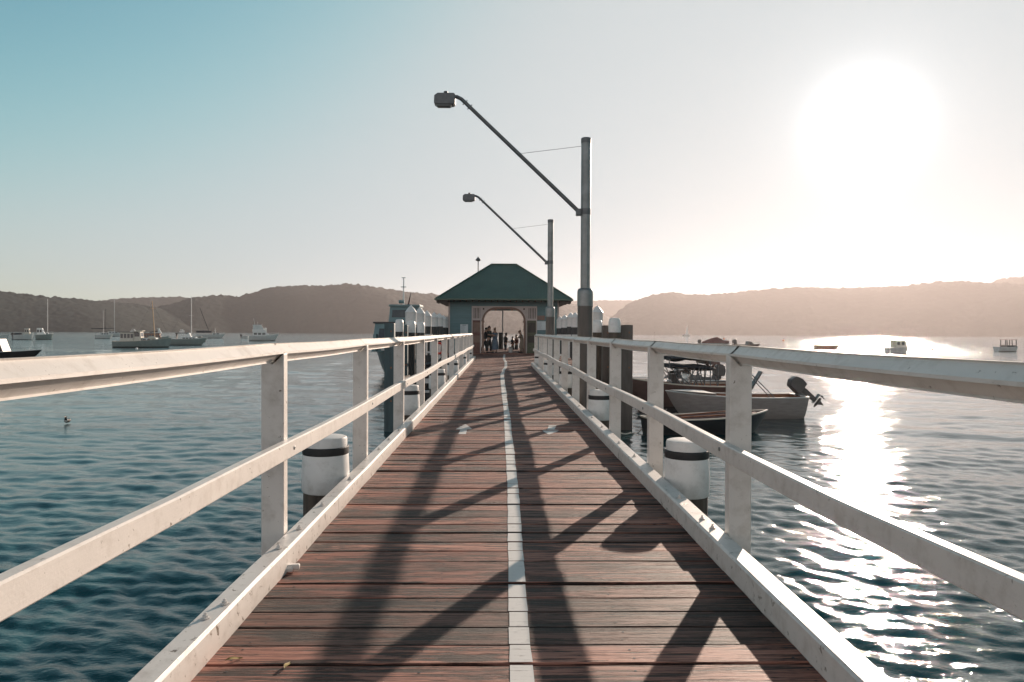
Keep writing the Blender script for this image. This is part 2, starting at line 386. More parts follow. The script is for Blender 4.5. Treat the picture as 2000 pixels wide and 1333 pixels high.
# ------------------------------------------------------------------ hills across the water
def hill(prof, shore, ridge, back, label, amp=1.0, seed=0, step=3.0):
    xs = np.array([p[0] for p in prof], float); ys = np.array([p[1] for p in prof], float)
    px = np.arange(xs[0], xs[-1] + .1, step)
    py = np.interp(px, xs, ys)
    rows = 64
    V = []
    for i, (a, b) in enumerate(zip(px, py)):
        d = ray(a, b); hd = Vector((d.x, d.y)).normalized(); el = d.z / math.hypot(d.x, d.y)
        az = math.atan2(hd.x, hd.y)
        rdg = ridge + 50 * noise.noise(Vector((az * 6, seed, 0)))
        zr = CAM_Z + el * rdg
        shr = shore + 60 * noise.noise(Vector((az * 9, seed + 5, 0)))
        for j in range(rows):
            t = j / (rows - 1)
            if t < .72:
                u = t / .72; r = shr + (rdg - shr) * u
                prof_ = 1 - (1 - u) ** 1.2
                gul = noise.fractal(Vector((az * 14, u * 2.2, seed)), 1, 2, 4) * .035 * math.sin(PI * u)
                z = WATER_Z + (zr - WATER_Z) * max(0, prof_ + gul)
            else:
                u = (t - .72) / .28; r = rdg + (back - rdg) * u
                z = WATER_Z - 3 + (zr - WATER_Z + 3) * (1 - u ** 1.4)
            x, y = hd.x * r, hd.y * r
            if j > 0 and j < rows - 1:
                z += amp * (.4 + .6 * max(0, 1 - abs(t - .72) * 7)) * (4.2 * noise.fractal(Vector((x / 11, y / 11, seed)), 1, 2, 3) + 2.2 * max(0, noise.noise(Vector((x / 5.5, y / 5.5, seed + 3)))))
            if j == 0: z = WATER_Z - .6
            V.append((x, y, z))
    nx = len(px)
    Fc = [(i*rows+j, (i+1)*rows+j, (i+1)*rows+j+1, i*rows+j+1) for i in range(nx-1) for j in range(rows-1)]
    mb = MB(); mb.v = V; mb.f = Fc
    o = mb.build('hills', 'hill', smooth=True, ang=180, fix=False)
    tag(o, label, None, None, 'structure')
hill([(-900, 560), (-600, 548), (-350, 556), (-150, 562), (0, 569), (45, 575), (100, 581), (190, 588), (240, 592), (300, 600), (350, 612), (400, 632), (430, 649)],
     1310, 1600, 2000, 'dark wooded headland at the far left behind the moored boats', seed=1)
hill([(120, 640), (180, 590), (225, 584), (290, 581), (350, 580), (400, 586), (520, 600), (640, 640)],
     2250, 2600, 2900, 'pale wooded hill seen between two nearer headlands on the left', seed=2)
hill([(150, 648), (240, 622), (300, 603), (350, 590), (380, 581), (430, 577), (470, 579), (500, 570), (530, 561), (580, 558.5), (620, 559), (660, 556), (700, 556.5),
      (740, 562), (790, 570), (850, 575), (900, 582), (1000, 586), (1100, 590), (1160, 604), (1230, 640)],
     1420, 1750, 2150, 'long wooded hill behind the pavilion and left of it', seed=3)
hill([(900, 600), (1000, 590), (1120, 588), (1200, 587), (1260, 587), (1320, 600), (1450, 640)],
     2450, 2800, 3100, 'faint distant ridge just right of the pavilion roof', seed=4)
hill([(1150, 648), (1195, 620), (1228, 593), (1250, 585), (1275, 576), (1310, 571), (1345, 575), (1390, 576), (1440, 571), (1500, 565), (1560, 561), (1640, 563), (1700, 562),
      (1760, 559), (1830, 551), (1880, 549), (1930, 553), (2010, 556), (2150, 560), (2500, 552), (2900, 566)],
     1540, 1880, 2300, 'hazy wooded hills under the sun at the right', seed=5)
hill([(1840, 655), (1880, 600), (1915, 562), (1950, 546), (2000, 541), (2100, 536), (2300, 540), (2600, 548), (2900, 560)],
     1930, 2260, 2700, 'higher hazy ridge at the far right edge', seed=6)

# ------------------------------------------------------------------ the jetty
XL, XR = -1.22, 1.32
jetty = empty('jetty', (0, 0, 0), 0, 'long timber jetty with brown planks, white centre line and white kerbs', 'jetty')
PITCH = .2065
def deck_edges(y):
    if y < 30.9: return XL - .06, XR + .06
    if y < 38.2: return XL - .06, 3.9
    return -3.35, 3.9
planks = []
y = -1.6
while y < 63.5:
    w = PITCH * random.uniform(.93, 1.07); planks.append((y, y + w - random.uniform(.006, .020), random.uniform(-.005, .005), random.uniform(-.0015, .0015), random.random())); y += w
def plank_z(p, x):
    return p[2] + .0035 * noise.noise(Vector((x * .9, p[4] * 90, 0))) + p[3] * x
def build_deck():
    V, Fc, tones = [], [], []
    for p in planks:
        y0, y1 = p[0], p[1]
        x0, x1 = deck_edges(y0); x0 -= random.uniform(0, .01); x1 += random.uniform(0, .01)
        nseg = 14 if y0 < 14 else 6
        t = (p[4], random.random(), random.random(), 1)
        b = len(V); c = .004
        wob = random.uniform(0, 50)
        for k in range(nseg + 1):
            x = x0 + (x1 - x0) * k / nseg; z = plank_z(p, x)
            e0 = .006 * noise.noise(Vector((x * 2.3, wob, 1))); e1 = .006 * noise.noise(Vector((x * 2.3, wob, 7)))
            V += [(x, y0 + e0, -.07), (x, y0 + e0, z - c * 1.3), (x, y0 + e0 + c, z), (x, y1 + e1 - c, z), (x, y1 + e1, z - c * 1.3), (x, y1 + e1, -.07)]
            tones += [t] * 6
        for k in range(nseg):
            for q in range(5): Fc.append((b+k*6+q, b+k*6+q+1, b+(k+1)*6+q+1, b+(k+1)*6+q))
        Fc.append(tuple(b + q for q in range(6))[::-1]); Fc.append(tuple(b + nseg*6 + q for q in range(6)))
    nf = len(Fc); nails = []
    for p in planks:
        if p[0] > 20: continue
        for xs in (XL + .10, -.32, .58, XR - .04):
            for q in (.25, .75):
                if random.random() < .12: continue
                x = xs + random.uniform(-.012, .012); yy = p[0] + (p[1] - p[0]) * q + random.uniform(-.012, .012); b = len(V); r_ = random.uniform(.005, .0075)
                V += [(x + r_ * math.cos(a * PI / 3), yy + r_ * math.sin(a * PI / 3), plank_z(p, x) + .0012) for a in range(6)]; tones += [(0, 0, 0, 1)] * 6
                Fc.append(tuple(b + a for a in range(6)))
    mb = MB(); mb.v = V; mb.f = Fc
    o = mb.build('deck', 'deck', jetty, fix=False); o.data.materials.append(M['tar'])
    for q in range(nf, len(Fc)): o.data.polygons[q].material_index = 1
    at = o.data.color_attributes.new('tone', 'FLOAT_COLOR', 'POINT')
    at.data.foreach_set('color', np.array(tones, dtype=np.float32).ravel())
    bm = bmesh.new(); bm.from_mesh(o.data); bmesh.ops.recalc_face_normals(bm, faces=bm.faces); bm.to_mesh(o.data); bm.free()
build_deck()
# centre line and arrows: thin paint on each plank
def line_x(y):
    pts = [(1, .045), (3, .05), (4.6, .062), (6.7, .08), (9.2, .08), (13, .085), (17, .06), (21, .045), (24, .045), (26.5, .1), (30, .22), (34, .25), (38, .2), (48, .28)]
    for (a, xa), (b, xb) in zip(pts, pts[1:]):
        if a <= y <= b:
            u = (y - a) / (b - a); u = u * u * (3 - 2 * u); return xa + (xb - xa) * u
    return pts[0][1] if y < 1 else pts[-1][1]
def paint_on(mb, y0, y1, xa0, xa1, xb0, xb1, p):        # a strip between x ranges at y0 and y1 on plank p
    n = 2
    vs = []
    for k in range(n + 1):
        u = k / n
        for (yy, l, r) in ((y0, xa0, xa1), (y1, xb0, xb1)):
            x = l + (r - l) * u; vs.append((x, yy, plank_z(p, x) + .0028))
    mb.add(vs, [(2*k, 2*k+2, 2*k+3, 2*k+1) for k in range(n)])
mb = MB()
for p in planks:
    if p[0] < -1 or p[0] > 46: continue
    xa = line_x(p[0]); xb = line_x(p[1]); j = [random.uniform(-.003, .003) for _ in range(4)]
    wd = .098 + .012 * noise.noise(Vector((p[0] * .4, 3, 0)))
    wd *= 1 if p[0] < 16 else 1.15
    paint_on(mb, p[0] + .002, p[1] - .002, xa + j[0], xa + wd + j[1], xb + j[2], xb + wd + j[3], p)
mb.build('centre_line', 'line', jetty, fix=False)
def arrow(cx, cy, L, W, direction, skew=0):
    mb = MB()
    def half(u):                                        # u 0 tail .. 1 tip: half width
        if u < .5: return W * (.22 - .05 * u)
        return max(0, W * .5 * (1 - (u - .5) / .5) ** .8)
    for p in planks:
        n = 5
        for k in range(n):
            ya = p[0] + .006 + (p[1] - p[0] - .012) * k / n; yb = p[0] + .006 + (p[1] - p[0] - .012) * (k + 1) / n
            if ya < cy - L / 2 or yb > cy + L / 2: continue
            ua = (ya - cy) / L + .5; ub = (yb - cy) / L + .5
            if direction < 0: ua, ub = 1 - ua, 1 - ub
            ha, hb = half(ua), half(ub)
            sa, sb = skew * (ua - .5), skew * (ub - .5)
            paint_on(mb, ya, yb, cx - ha + sa, cx + ha + sa, cx - hb + sb, cx + hb + sb, p)
    mb.build('arrow', 'line', jetty, fix=False)['label'] = 'white painted arrow pointing ' + ('to the pavilion' if direction > 0 else 'back along the jetty')
a1 = at_z(906, 839, 0); arrow(a1.x, a1.y, 1.0, .24, 1)
a2 = at_z(1076, 840, 0); arrow(a2.x, a2.y, .95, .26, -1, -.12)
# kerbs in lengths
def kerb(side, y0, y1):
    x0, x1 = (XL - .115, XL) if side < 0 else (XR, XR + .125)
    n = max(6, int((y1 - y0) / .18)); V = []
    for k in range(n + 1):
        yy = y0 + (y1 - y0) * k / n
        w = .004 * noise.noise(Vector((yy * 1.2, side, 0))); h = .135 + .004 * noise.noise(Vector((yy * .8, side, 4)))
        lo = .006 + .012 * max(0, noise.noise(Vector((yy * 2.2, side, 9))))
        inn = x1 if side < 0 else x0; outx = x0 if side < 0 else x1
        c = .014 * (-1 if side < 0 else 1)
        V += [(inn + w, yy, lo), (inn + w, yy, h - .012), (inn + w + c, yy, h), (outx + w - c * .6, yy, h), (outx + w, yy, h - .01), (outx + w, yy, -.2)]
    Fc = []
    for k in range(n):
        for q in range(6): Fc.append((k*6+q, k*6+(q+1)%6, (k+1)*6+(q+1)%6, (k+1)*6+q))
    Fc += [tuple(range(6)), tuple(n*6+q for q in range(5, -1, -1))]
    mb = MB(); mb.v = V; mb.f = Fc
    mb.build('kerb', 'kerb', jetty, smooth=True, ang=30)
yl = [-1.5, 5.65, 9.9, 15.0, 21.0, 24.6, 31.5, 38.2]; yr = [-1.5, 5.15, 8.0, 13.2, 18.4, 24.0, 30.6]
for a, b in zip(yl, yl[1:]): kerb(-1, a + .003, b - .003)
for a, b in zip(yr, yr[1:]): kerb(1, a + .003, b - .003)
# bolts in the kerbs, each a nut on a washer
def bolts(side, ys):
    xc = XL - .055 if side < 0 else XR + .062
    for yy in ys:
        mb = MB(); x = xc + random.uniform(-.012, .012)
        mb.lathe([(.02, 0), (.021, .004), (.012, .005), (.0125, .014), (.007, .015), (.007, .024), (.005, .026)], (x, yy, .137), 8)
        mb.build('kerb_bolt', 'kerb', jetty)
bolts(-1, [3.25, 3.42, 4.3, 4.72, 5.35, 6.3, 7.9, 8.6, 9.4, 10.6, 13.2, 16.1, 19])
bolts(1, [4.75, 4.98, 5.6, 7.5, 8.4, 9.8, 10.9, 12.6, 15, 17.7])
# bearers, stringers, crossheads under the deck
mb = MB()
for x in (XL + .02, -.4, .5, XR - .12): mb.box(x, x + .16, -1.6, 63, -.34, -.075)
mb.box(-3.3, -3.1, 38.3, 63, -.34, -.075); mb.box(3.6, 3.8, 31, 63, -.34, -.075)
mb.build('stringer', 'beam', jetty)
for yy in (.6, 6.55, 12.4, 18.3, 24.2, 30.1): MB().box(-1.75, 1.9, yy - .15, yy + .15, -.66, -.345).build('crosshead', 'beam', jetty)
for yy in (36, 42, 48, 54, 60): MB().box(-3.4, 3.95, yy - .15, yy + .15, -.66, -.345).build('crosshead', 'beam', jetty)
mb = MB()   # fascia boards under the outer edges
mb.box(XL - .112, XL - .062, -1.6, 38.2, -.33, -.205); mb.box(XR + .064, XR + .114, -1.6, 30.8, -.33, -.205)
mb.build('edge_board', 'beam', jetty)
# painted cleat lump on the deck beside the left kerb
mb = MB(); cpos = at_z(577, 1118, 0)
mb.bar((cpos.x - .10, cpos.y, .03), (cpos.x + .02, cpos.y + .02, .028), .04, .03); mb.bar((cpos.x - .03, cpos.y - .03, .02), (cpos.x - .05, cpos.y + .05, .028), .045, .028)
mb.lathe([(.03, 0), (.032, .02), (.02, .035)], (cpos.x - .055, cpos.y + .005, .005), 8)
mb.build('eyebolt', 'kerb', jetty, bevel=.008)

# ------------------------------------------------------------------ railings
def railing(side, posts, y0, y1, label):
    r = empty('railing', (0, 0, 0), 0, label, 'railing', 'white timber railings along the jetty')
    xi = XL - .118 if side < 0 else XR + .128          # inner face of the posts
    s = -1 if side < 0 else 1
    xc = xi + s * .07; zc = 1.262; hd = .067
    def yw(y): return .004 * noise.noise(Vector((y * .7, side * 3, 2)))
    for y in posts:
        d = .088 if y < 6 else .095
        lean = random.uniform(-.004, .004)
        poly = [(xi, -.34), (xi + lean, zc - .004), (xc + lean, zc - hd - .006), (xi + s * .14 + lean, zc - .004), (xi + s * .14, -.34)]
        MB().prism(poly, 'y', y, y + d).build('post', 'rail', r, bevel=.006)
    js = [y0] + [p + .045 for p in posts if y0 + .3 < p < y1 - .3] + [y1]
    for k, (a, b) in enumerate(zip(js, js[1:])):
        n = max(4, int((b - a) / .15)); V = []
        dz0, dz1 = [.003 * noise.noise(Vector((js[k] * 3, side, i))) for i in (0, 1)]
        for i in range(n + 1):
            yy = a + .0025 + (b - a - .005) * i / n; u = i / n
            dx = .004 * noise.noise(Vector((yy * .8, side, 5))); dz = dz0 + (dz1 - dz0) * u - .006 * math.sin(PI * u)
            c = .007
            for (ux, uz) in ((0, 1), (1, 0), (0, -1), (-1, 0)):
                for q in (-1, 1):
                    tx, tz = -uz, ux
                    V.append((xc + dx + ux * (hd - c) + q * tx * c, yy, zc + dz + uz * (hd - c) + q * tz * c))
        Fc = [(i*8+q, i*8+(q+1)%8, (i+1)*8+(q+1)%8, (i+1)*8+q) for i in range(n) for q in range(8)]
        Fc += [tuple(range(8)), tuple(n*8+q for q in range(7, -1, -1))]
        mb = MB(); mb.v = V; mb.f = Fc; mb.build('top_rail', 'rail', r, smooth=True, ang=25)
    # middle rail in lengths bolted to the inner faces
    js = [y0] + [p + .045 for i, p in enumerate(posts) if i % 2 == 1 and y0 + .3 < p < y1 - .3] + [y1 + .12]
    for k, (a, b) in enumerate(zip(js, js[1:])):
        n = max(4, int((b - a) / .2)); V = []
        th = .052; ins = 0.001
        zo = .003 * (k % 2)
        for i in range(n + 1):
            yy = a + .002 + (b - a - .004) * i / n
            z0 = .61 + .010 * math.sin(yy * .9 + side) + zo + (.028 if yy < 3 else 0) * (3 - min(yy, 3)) / 1.5; z1 = z0 + .105
            A, B = xi - s * ins, xi - s * th; c = .006 * s
            V += [(A, yy, z0), (B + c, yy, z0), (B, yy, z0 + .006), (B, yy, z1 - .007), (B + c * 1.3, yy, z1), (A, yy, z1)]
        Fc = [(i*6+q, i*6+(q+1)%6, (i+1)*6+(q+1)%6, (i+1)*6+q) for i in range(n) for q in range(6)]
        Fc += [tuple(range(6)), tuple(n*6+q for q in range(5, -1, -1))]
        mb = MB(); mb.v = V; mb.f = Fc; mb.build('mid_rail', 'rail', r, smooth=True, ang=25)
    for y in posts:
        if y > 17: continue
        mb = MB(); x = xi - s * .052
        mb.tube([(x + s * .006, y + .045, .665), (x - s * .004, y + .045, .665), (x - s * .006, y + .045, .665)], [.014, .013, .008], 10)
        mb.build('bolt', 'galv', r)
    return r
lp = [-.95, 1.5] + [4.62 + 2.87 * i for i in range(12)]; lp = [p for p in lp if p < 37.5] + [37.9]
rp = [-.8, 1.62] + [4.6 + 2.49 * i for i in range(11)]; rp = [p for p in rp if p < 29.5] + [30.3]
railing(-1, lp, -1.6, 38.0, 'white timber railing along the left edge of the jetty')
railing(1, rp, -1.6, 30.4, 'white timber railing along the right, sunward edge of the jetty')

# ------------------------------------------------------------------ piles
ORD = ['nearest', 'second nearest', 'third nearest', 'fourth nearest', 'fifth nearest', 'sixth nearest', 'seventh nearest', 'eighth nearest', 'ninth nearest']
def bollard_pile(x, y, r, top, label, group, seed=0):
    e = empty('bollard_pile', (x, y, WATER_Z), 0, label, 'pile', group); b = -WATER_Z
    t = top + b
    MB().lathe([(r * .93, -2.5), (r * .93, t - .60), (r * .93, t - .47)], (0, 0, 0), 32, wob=.03, seed=seed).build('shaft', 'pile', e, smooth=True)
    MB().lathe([(r * .94, t - .485), (r * 1.0, t - .47), (r * 1.01, t - .34), (r * .97, t - .16), (r * .95, t - .148)], (0, 0, 0), 36, wob=.03, seed=seed).build('sleeve', 'cap', e, smooth=True)
    MB().lathe([(r * .965, t - .152), (r * .985, t - .14), (r * .985, t - .09), (r * .96, t - .085)], (0, 0, 0), 36, wob=.02, seed=seed).build('band', 'tar', e, smooth=True)
    MB().lathe([(r * .91, t - .09), (r * .91, t - .02), (r * .88, t - .004), (r * .82, t), (r * .4, t + .006)], (0, 0, 0), 36, wob=.02, seed=seed).build('cap', 'cap', e, smooth=True)
    return e
for i, y in enumerate([6.55, 12.4, 18.3, 24.2, 30.1, 36]):
    bollard_pile(XL - .12 - .19, y, .205, [.47, .50, .47, .46, .46, .46][i],
        f'short white round pile with black band against the left kerb, {ORD[i]} of that row', 'short white banded piles against the jetty', i)
for i, y in enumerate([6.45, 12.05, 17.9, 24.2, 30.3]):
    bollard_pile(XR + .13 + .20, y, .195, [.46, .46, .54, .48, .48][i],
        f'short white round pile with black band against the right kerb, {ORD[i]} of that row', 'short white banded piles against the jetty', 10 + i)
for i, (x, y) in enumerate([(-1.53, .6), (1.65, .6)]): pass

def pointed_pile(x, y, label, group, top=2.46, r=.225):
    e = empty('pointed_pile', (x, y, WATER_Z), 0, label, 'pile', group); t = top - WATER_Z
    MB().lathe([(r * .96, -2.5), (r * .96, t - .78)], n=24, wob=.02, seed=x + y).build('shaft', 'pile_dark', e, smooth=True)
    MB().lathe([(r, t - .79), (r * 1.01, t - .30), (r * 1.06, t - .28), (r * .6, t - .13), (r * .05, t)], n=24).build('cap', 'cap', e, smooth=True, ang=30)
    return e
for i, y in enumerate([30, 33.3, 36.4, 40.2, 43.6, 46.4, 49.4]):
    pointed_pile(-3.58 + .012 * i, y, f'tall dark pile with pointed white cap left of the jetty, {ORD[i]} of that row', 'pointed white-capped berthing piles', 2.46 + .03 * math.sin(i * 2))
for i, y in enumerate([30, 33.3, 38.3, 40.6, 44.3, 47.5]):
    pointed_pile(3.98 - .015 * i, y, f'tall dark pile with pointed white cap right of the jetty, {ORD[i]} of that row', 'pointed white-capped berthing piles', 2.46 + .03 * math.cos(i * 2))
def flat_pile(px, py, y, label, r=.2, cap=.62, mat='pile_dark', grp='flat white-topped fender piles'):
    p = at_y(px, py, y)
    e = empty('fender_pile', (p.x, p.y, WATER_Z), 0, label, 'pile', grp); t = p.z - WATER_Z
    MB().lathe([(r * .96, -2.5), (r * .96, t - cap + .01)], n=24, wob=.03, seed=px).build('shaft', mat, e, smooth=True)
    MB().lathe([(r, t - cap), (r * 1.01, t - .14), (r * .85, t - .02), (r * .7, t), (r * .3, t + .01)], n=24).build('cap', 'cap', e, smooth=True)
flat_pile(780, 624.5, 25.5, 'flat white-topped pile beside the blue-grey square column, left of its group', .145, .42)
flat_pile(803.5, 627.5, 27, 'flat white-topped pile in the middle of the group of three left of the jetty', .155, .42)
flat_pile(822, 630, 28.5, 'flat white-topped pile closest to the railing in the group of three left of the jetty', .155, .4)
flat_pile(1167, 626, 25.5, 'flat white-topped pile directly right of the nearer lamp post', .17, .42, 'pile')
flat_pile(1200.5, 622, 24, 'wide flat white-topped pile between two grey square columns', .2, .46, 'pile')
def square_col(px0, px1, py, y, mat, label, depth=.3):
    a = at_y(px0, py, y); b = at_y(px1, py, y)
    e = empty('fender_column', ((a.x + b.x) / 2, y, WATER_Z), 0, label, 'fender column', 'square fender columns beside the berths')
    w = (b.x - a.x) / 2; t = a.z - WATER_Z
    MB().box(-w, w, -depth / 2, depth / 2, -2.5, t).build('column', mat, e, bevel=.012)
    mb = MB()
    for z in (t - .25, t - 1.4, 1.0): mb.tube([(w * .4, -depth / 2 - .012, z), (w * .4, -depth / 2 + .01, z)], .03, 8)
    mb.build('bolt_head', 'rust', e)
square_col(752, 771, 632, 23.5, 'pile_blue', 'blue-grey square column at the left front of the left pile group')
square_col(788, 797, 636, 26.5, 'pile_blue', 'narrow blue-grey square column between two white-topped piles on the left')
square_col(811, 816, 640, 28.6, 'pile_blue', 'thin blue-grey square column behind the left pile group')
square_col(1176, 1191, 636, 25, 'pile_brown', 'brown-grey square column left of the wide white-topped pile')
square_col(1211, 1234.5, 635, 24.3, 'pile_brown', 'brown-grey square column standing furthest out on the right', .35)
# walings tying the fender groups together
def waling(p0, p1, label):
    e = MB(); e.bar(p0, p1, .14, .26); o = e.build('waling', 'beam', bevel=.01); tag(o, label, 'beam')
waling((-3.25, 23.8, -.3), (-3.3, 30, -.3), 'dark horizontal beam low between the left fender piles')
waling((3.75, 24.6, -.3), (3.78, 30, -.3), 'dark horizontal beam low between the right fender piles')

# ------------------------------------------------------------------ lamp posts
def lamp_post(px, y, label):
    base = at_y(px, 650, y); x = base.x
    e = empty('lamp_post', (x, y, WATER_Z), 0, label, 'lamp post', 'lamp posts on piles along the right side'); zz = -WATER_Z
    MB().lathe([(.168, -2.5), (.168, zz + 1.99)], n=32, wob=.015, seed=y).build('pile_shaft', 'pile_brown', e, smooth=True)
    MB().lathe([(.176, zz + 1.98), (.178, zz + 2.2), (.176, zz + 2.30), (.165, zz + 2.345), (.14, zz + 2.37), (.11, zz + 2.372)], n=32).build('sleeve', 'galv', e, smooth=True, ang=50)
    MB().lathe([(.108, zz + 2.36), (.108, zz + 5.60)], n=14).build('pole', 'galv', e, smooth=False)
    MB().lathe([(.113, zz + 5.58), (.113, zz + 5.685), (.100, zz + 5.70)], n=20).build('pole_cap', 'galv_d', e, smooth=True)
    mb = MB(); mb.lathe([(.112, zz + 4.0), (.112, zz + 4.14)], n=16); mb.box(-.215, -.10, -.075, .075, zz + 3.985, zz + 4.13); mb.build('bracket', 'galv_d', e, bevel=.01)
    A = Vector((-.15, 0, zz + 4.07)); B = Vector((-2.76, 0, zz + 6.53)); K = Vector((-2.86, 0, zz + 6.58))
    MB().tube([A, B, K, K + Vector((-.10, 0, -.005))], [.047, .042, .042, .042], 12).build('arm', 'galv_d', e, smooth=True)
    mb = MB()
    for u in (.06, .1, .16): mb.tube([A.lerp(B, u) + Vector((0, -.06, 0)), A.lerp(B, u) + Vector((0, .06, 0))], .016, 6)
    for u in (.97, .93): mb.tube([A.lerp(B, u) + Vector((-.05, 0, -.05)), A.lerp(B, u) + Vector((.05, 0, .05))], .012, 6)
    mb.build('arm_bolt', 'galv_d', e)
    # lantern
    hx, hz = -3.13, zz + 6.52
    body = [(-.23, -.10), (-.19, -.135), (.20, -.135), (.235, -.10), (.235, .09), (.20, .115), (-.15, .115), (-.225, .06)]
    h = MB().prism([(hx + a, hz + b) for a, b in body], 'y', -.12, .12).build('lamp_head', 'galv_d', e, bevel=.014, seg=2)
    MB().prism([(hx - .19, hz - .137), (hx + .16, hz - .137), (hx + .12, hz - .165), (hx - .15, hz - .165)], 'y', -.10, .10).build('lens', 'lens', h, bevel=.012)
    MB().lathe([(.045, .112), (.045, .17), (.035, .178)], (hx + .02, 0, hz), 14).build('photocell', 'black', h, smooth=True)
    W0 = Vector((-.10, 0, zz + 5.52)); W1 = A.lerp(B, .505) + Vector((0, 0, .03))
    MB().tube([W0, W1], .005, 5).build('stay_wire', 'galv_d', e)
    return e
lamp_post(1142.5, 16.4, 'nearer and larger lamp post with long slanted arm over the jetty')
lamp_post(1074.3, 28.3, 'farther lamp post with long slanted arm, in front of the pavilion roof')

# ------------------------------------------------------------------ pavilion
PY = 48.0
pv = empty('pavilion', (.29, PY, 0), 0, 'teal weatherboard pavilion with green hipped roof and arched doorway', 'pavilion')
WX = 3.55; PD = 8.0; HZ = 3.62
def board_wall(mb, x0, x1, y0, y1, z0, z1, axis):      # lapped boards
    z = z0
    while z < z1 - .01:
        t = min(z1, z + .15)
        if axis == 'x':
            s = -1 if y0 <= y1 else 1
            mb.add([(x0, y0 - .018, z), (x1, y0 - .018, z), (x1, y0 - .002, t), (x0, y0 - .002, t), (x0, y1, z), (x1, y1, z), (x1, y1, t), (x0, y1, t)],
                   [(0,1,2,3), (7,6,5,4), (0,4,5,1), (3,2,6,7), (0,3,7,4), (1,5,6,2)])
        else:
            mb.add([(x0 - .018, y0, z), (x0 - .018, y1, z), (x0 - .002, y1, t), (x0 - .002, y0, t), (x1, y0, z), (x1, y1, z), (x1, y1, t), (x1, y0, t)],
                   [(3,2,1,0), (4,5,6,7), (1,5,4,0), (7,6,2,3), (4,7,3,0), (2,6,5,1)])
        z = t
PX0, PX1 = -2.05, 2.12                                   # portal
mb = MB(); board_wall(mb, -WX, PX0, 0, .12, 0, HZ, 'x'); board_wall(mb, PX1, WX, 0, .12, 0, HZ, 'x'); board_wall(mb, PX0 + .001, PX1 - .001, 0, .12, 3.02, HZ, 'x')
mb.build('front_wall', 'teal', pv)
mb = MB(); board_wall(mb, -WX, -WX + .12, .122, PD, 0, HZ, 'y'); board_wall(mb, WX - .1, WX + .0, .122, PD, 0, HZ, 'y'); mb.build('side_wall', 'teal', pv)
mb = MB(); mb.box(-WX + .125, -1.7, PD - .12, PD, 0, HZ - .05); mb.box(1.7, WX - .125, PD - .12, PD, 0, HZ - .05); mb.box(-1.7, 1.7, PD - .12, PD, 3.0, HZ - .05)
mb.build('rear_wall', 'teal', pv)
mb = MB(); mb.box(-WX - .04, -WX - .005, -.06, .02, 0, HZ); mb.box(WX + .005, WX + .04, -.06, .02, 0, HZ)
mb.box(-WX - .02, -WX + .06, -.06, -.02, 0, HZ); mb.box(WX - .06, WX + .02, -.06, -.02, 0, HZ); mb.build('corner_board', 'trim', pv)
# roof: hipped with short ridge across
EX, EF, EB, EZ, RZ = 4.33, -.85, PD + .85, 3.50, 6.12
rx0, rx1 = -.86, .90
v_ = [(-EX, EF, EZ), (EX, EF, EZ), (EX, EB, EZ), (-EX, EB, EZ), (rx0, PD / 2, RZ), (rx1, PD / 2, RZ)]
v2 = [(x, y, z - .07) for x, y, z in v_]
mb = MB(); mb.add(v_ + v2, [(0,1,5,4), (1,2,5), (2,3,4,5), (3,0,4), (7,6,10,11), (8,7,11), (9,8,11,10), (6,9,10), (0,6,7,1), (1,7,8,2), (2,8,9,3), (3,9,6,0)])
roof = mb.build('roof', 'roof', pv)
mb = MB()                                                # standing ribs of the sheet roofing on the front slope
for k in range(-20, 21):
    x = k * .21
    if abs(x) > EX - .1: continue
    top = 1.0 if rx0 <= x <= rx1 else ((x + EX) / (rx0 + EX) if x < rx0 else (EX - x) / (EX - rx1))
    a = Vector((x, EF, EZ + .008)); b = Vector((x, EF + (PD / 2 - EF) * top, EZ + (RZ - EZ) * top + .008))
    mb.bar(a, b, .03, .018)
mb.build('roof_rib', 'roof', roof)
mb = MB()
for a, b in ((0, 4), (1, 5), (4, 5), (2, 5), (3, 4)): mb.tube([Vector(v_[a]) + Vector((0, 0, .02)), Vector(v_[b]) + Vector((0, 0, .02))], .055, 8)
mb.build('ridge_cap', 'roof', roof)
mb = MB()                                                # gutters
mb.bar((-EX - .05, EF - .06, EZ - .04), (EX + .05, EF - .06, EZ - .04), .11, .12); mb.bar((-EX - .05, EF, EZ - .04), (-EX - .05, EB, EZ - .04), .11, .12); mb.bar((EX + .05, EF, EZ - .04), (EX + .05, EB, EZ - .04), .11, .12)
mb.build('gutter', 'roof', roof, bevel=.02)
mb = MB()                                                # soffit rafters and shaped valance at the corners
for k in range(-10, 11): mb.bar((k * .4, EF + .03, EZ - .14), (k * .4, .0, EZ - .08 + .0), .05, .11)
for s in (-1, 1):
    for k in range(20): mb.bar((s * (WX + .05), .2 + k * .4, EZ - .1), (s * (EX - .05), .2 + k * .4, EZ - .15), .05, .11)
mb.build('rafter_tail', 'dark', roof)
for s in (-1, 1):
    mb = MB(); poly = [(s * (WX + .03), EZ - .04), (s * (EX - .03), EZ - .12), (s * (EX - .03), EZ - .26)]
    for k in range(6): u = (k + 1) / 6; poly.append((s * (EX - .03 - (EX - WX - .06) * u), EZ - .26 - .12 * u - (.05 if k % 2 == 0 else 0)))
    mb.prism(poly, 'y', EF + .1, EF + .16).build('eave_bracket', 'dark', roof)
mb = MB(); mb.box(-WX + .02, WX - .02, .13, PD - .13, HZ - .04, HZ); mb.build('ceiling', 'dark', pv)
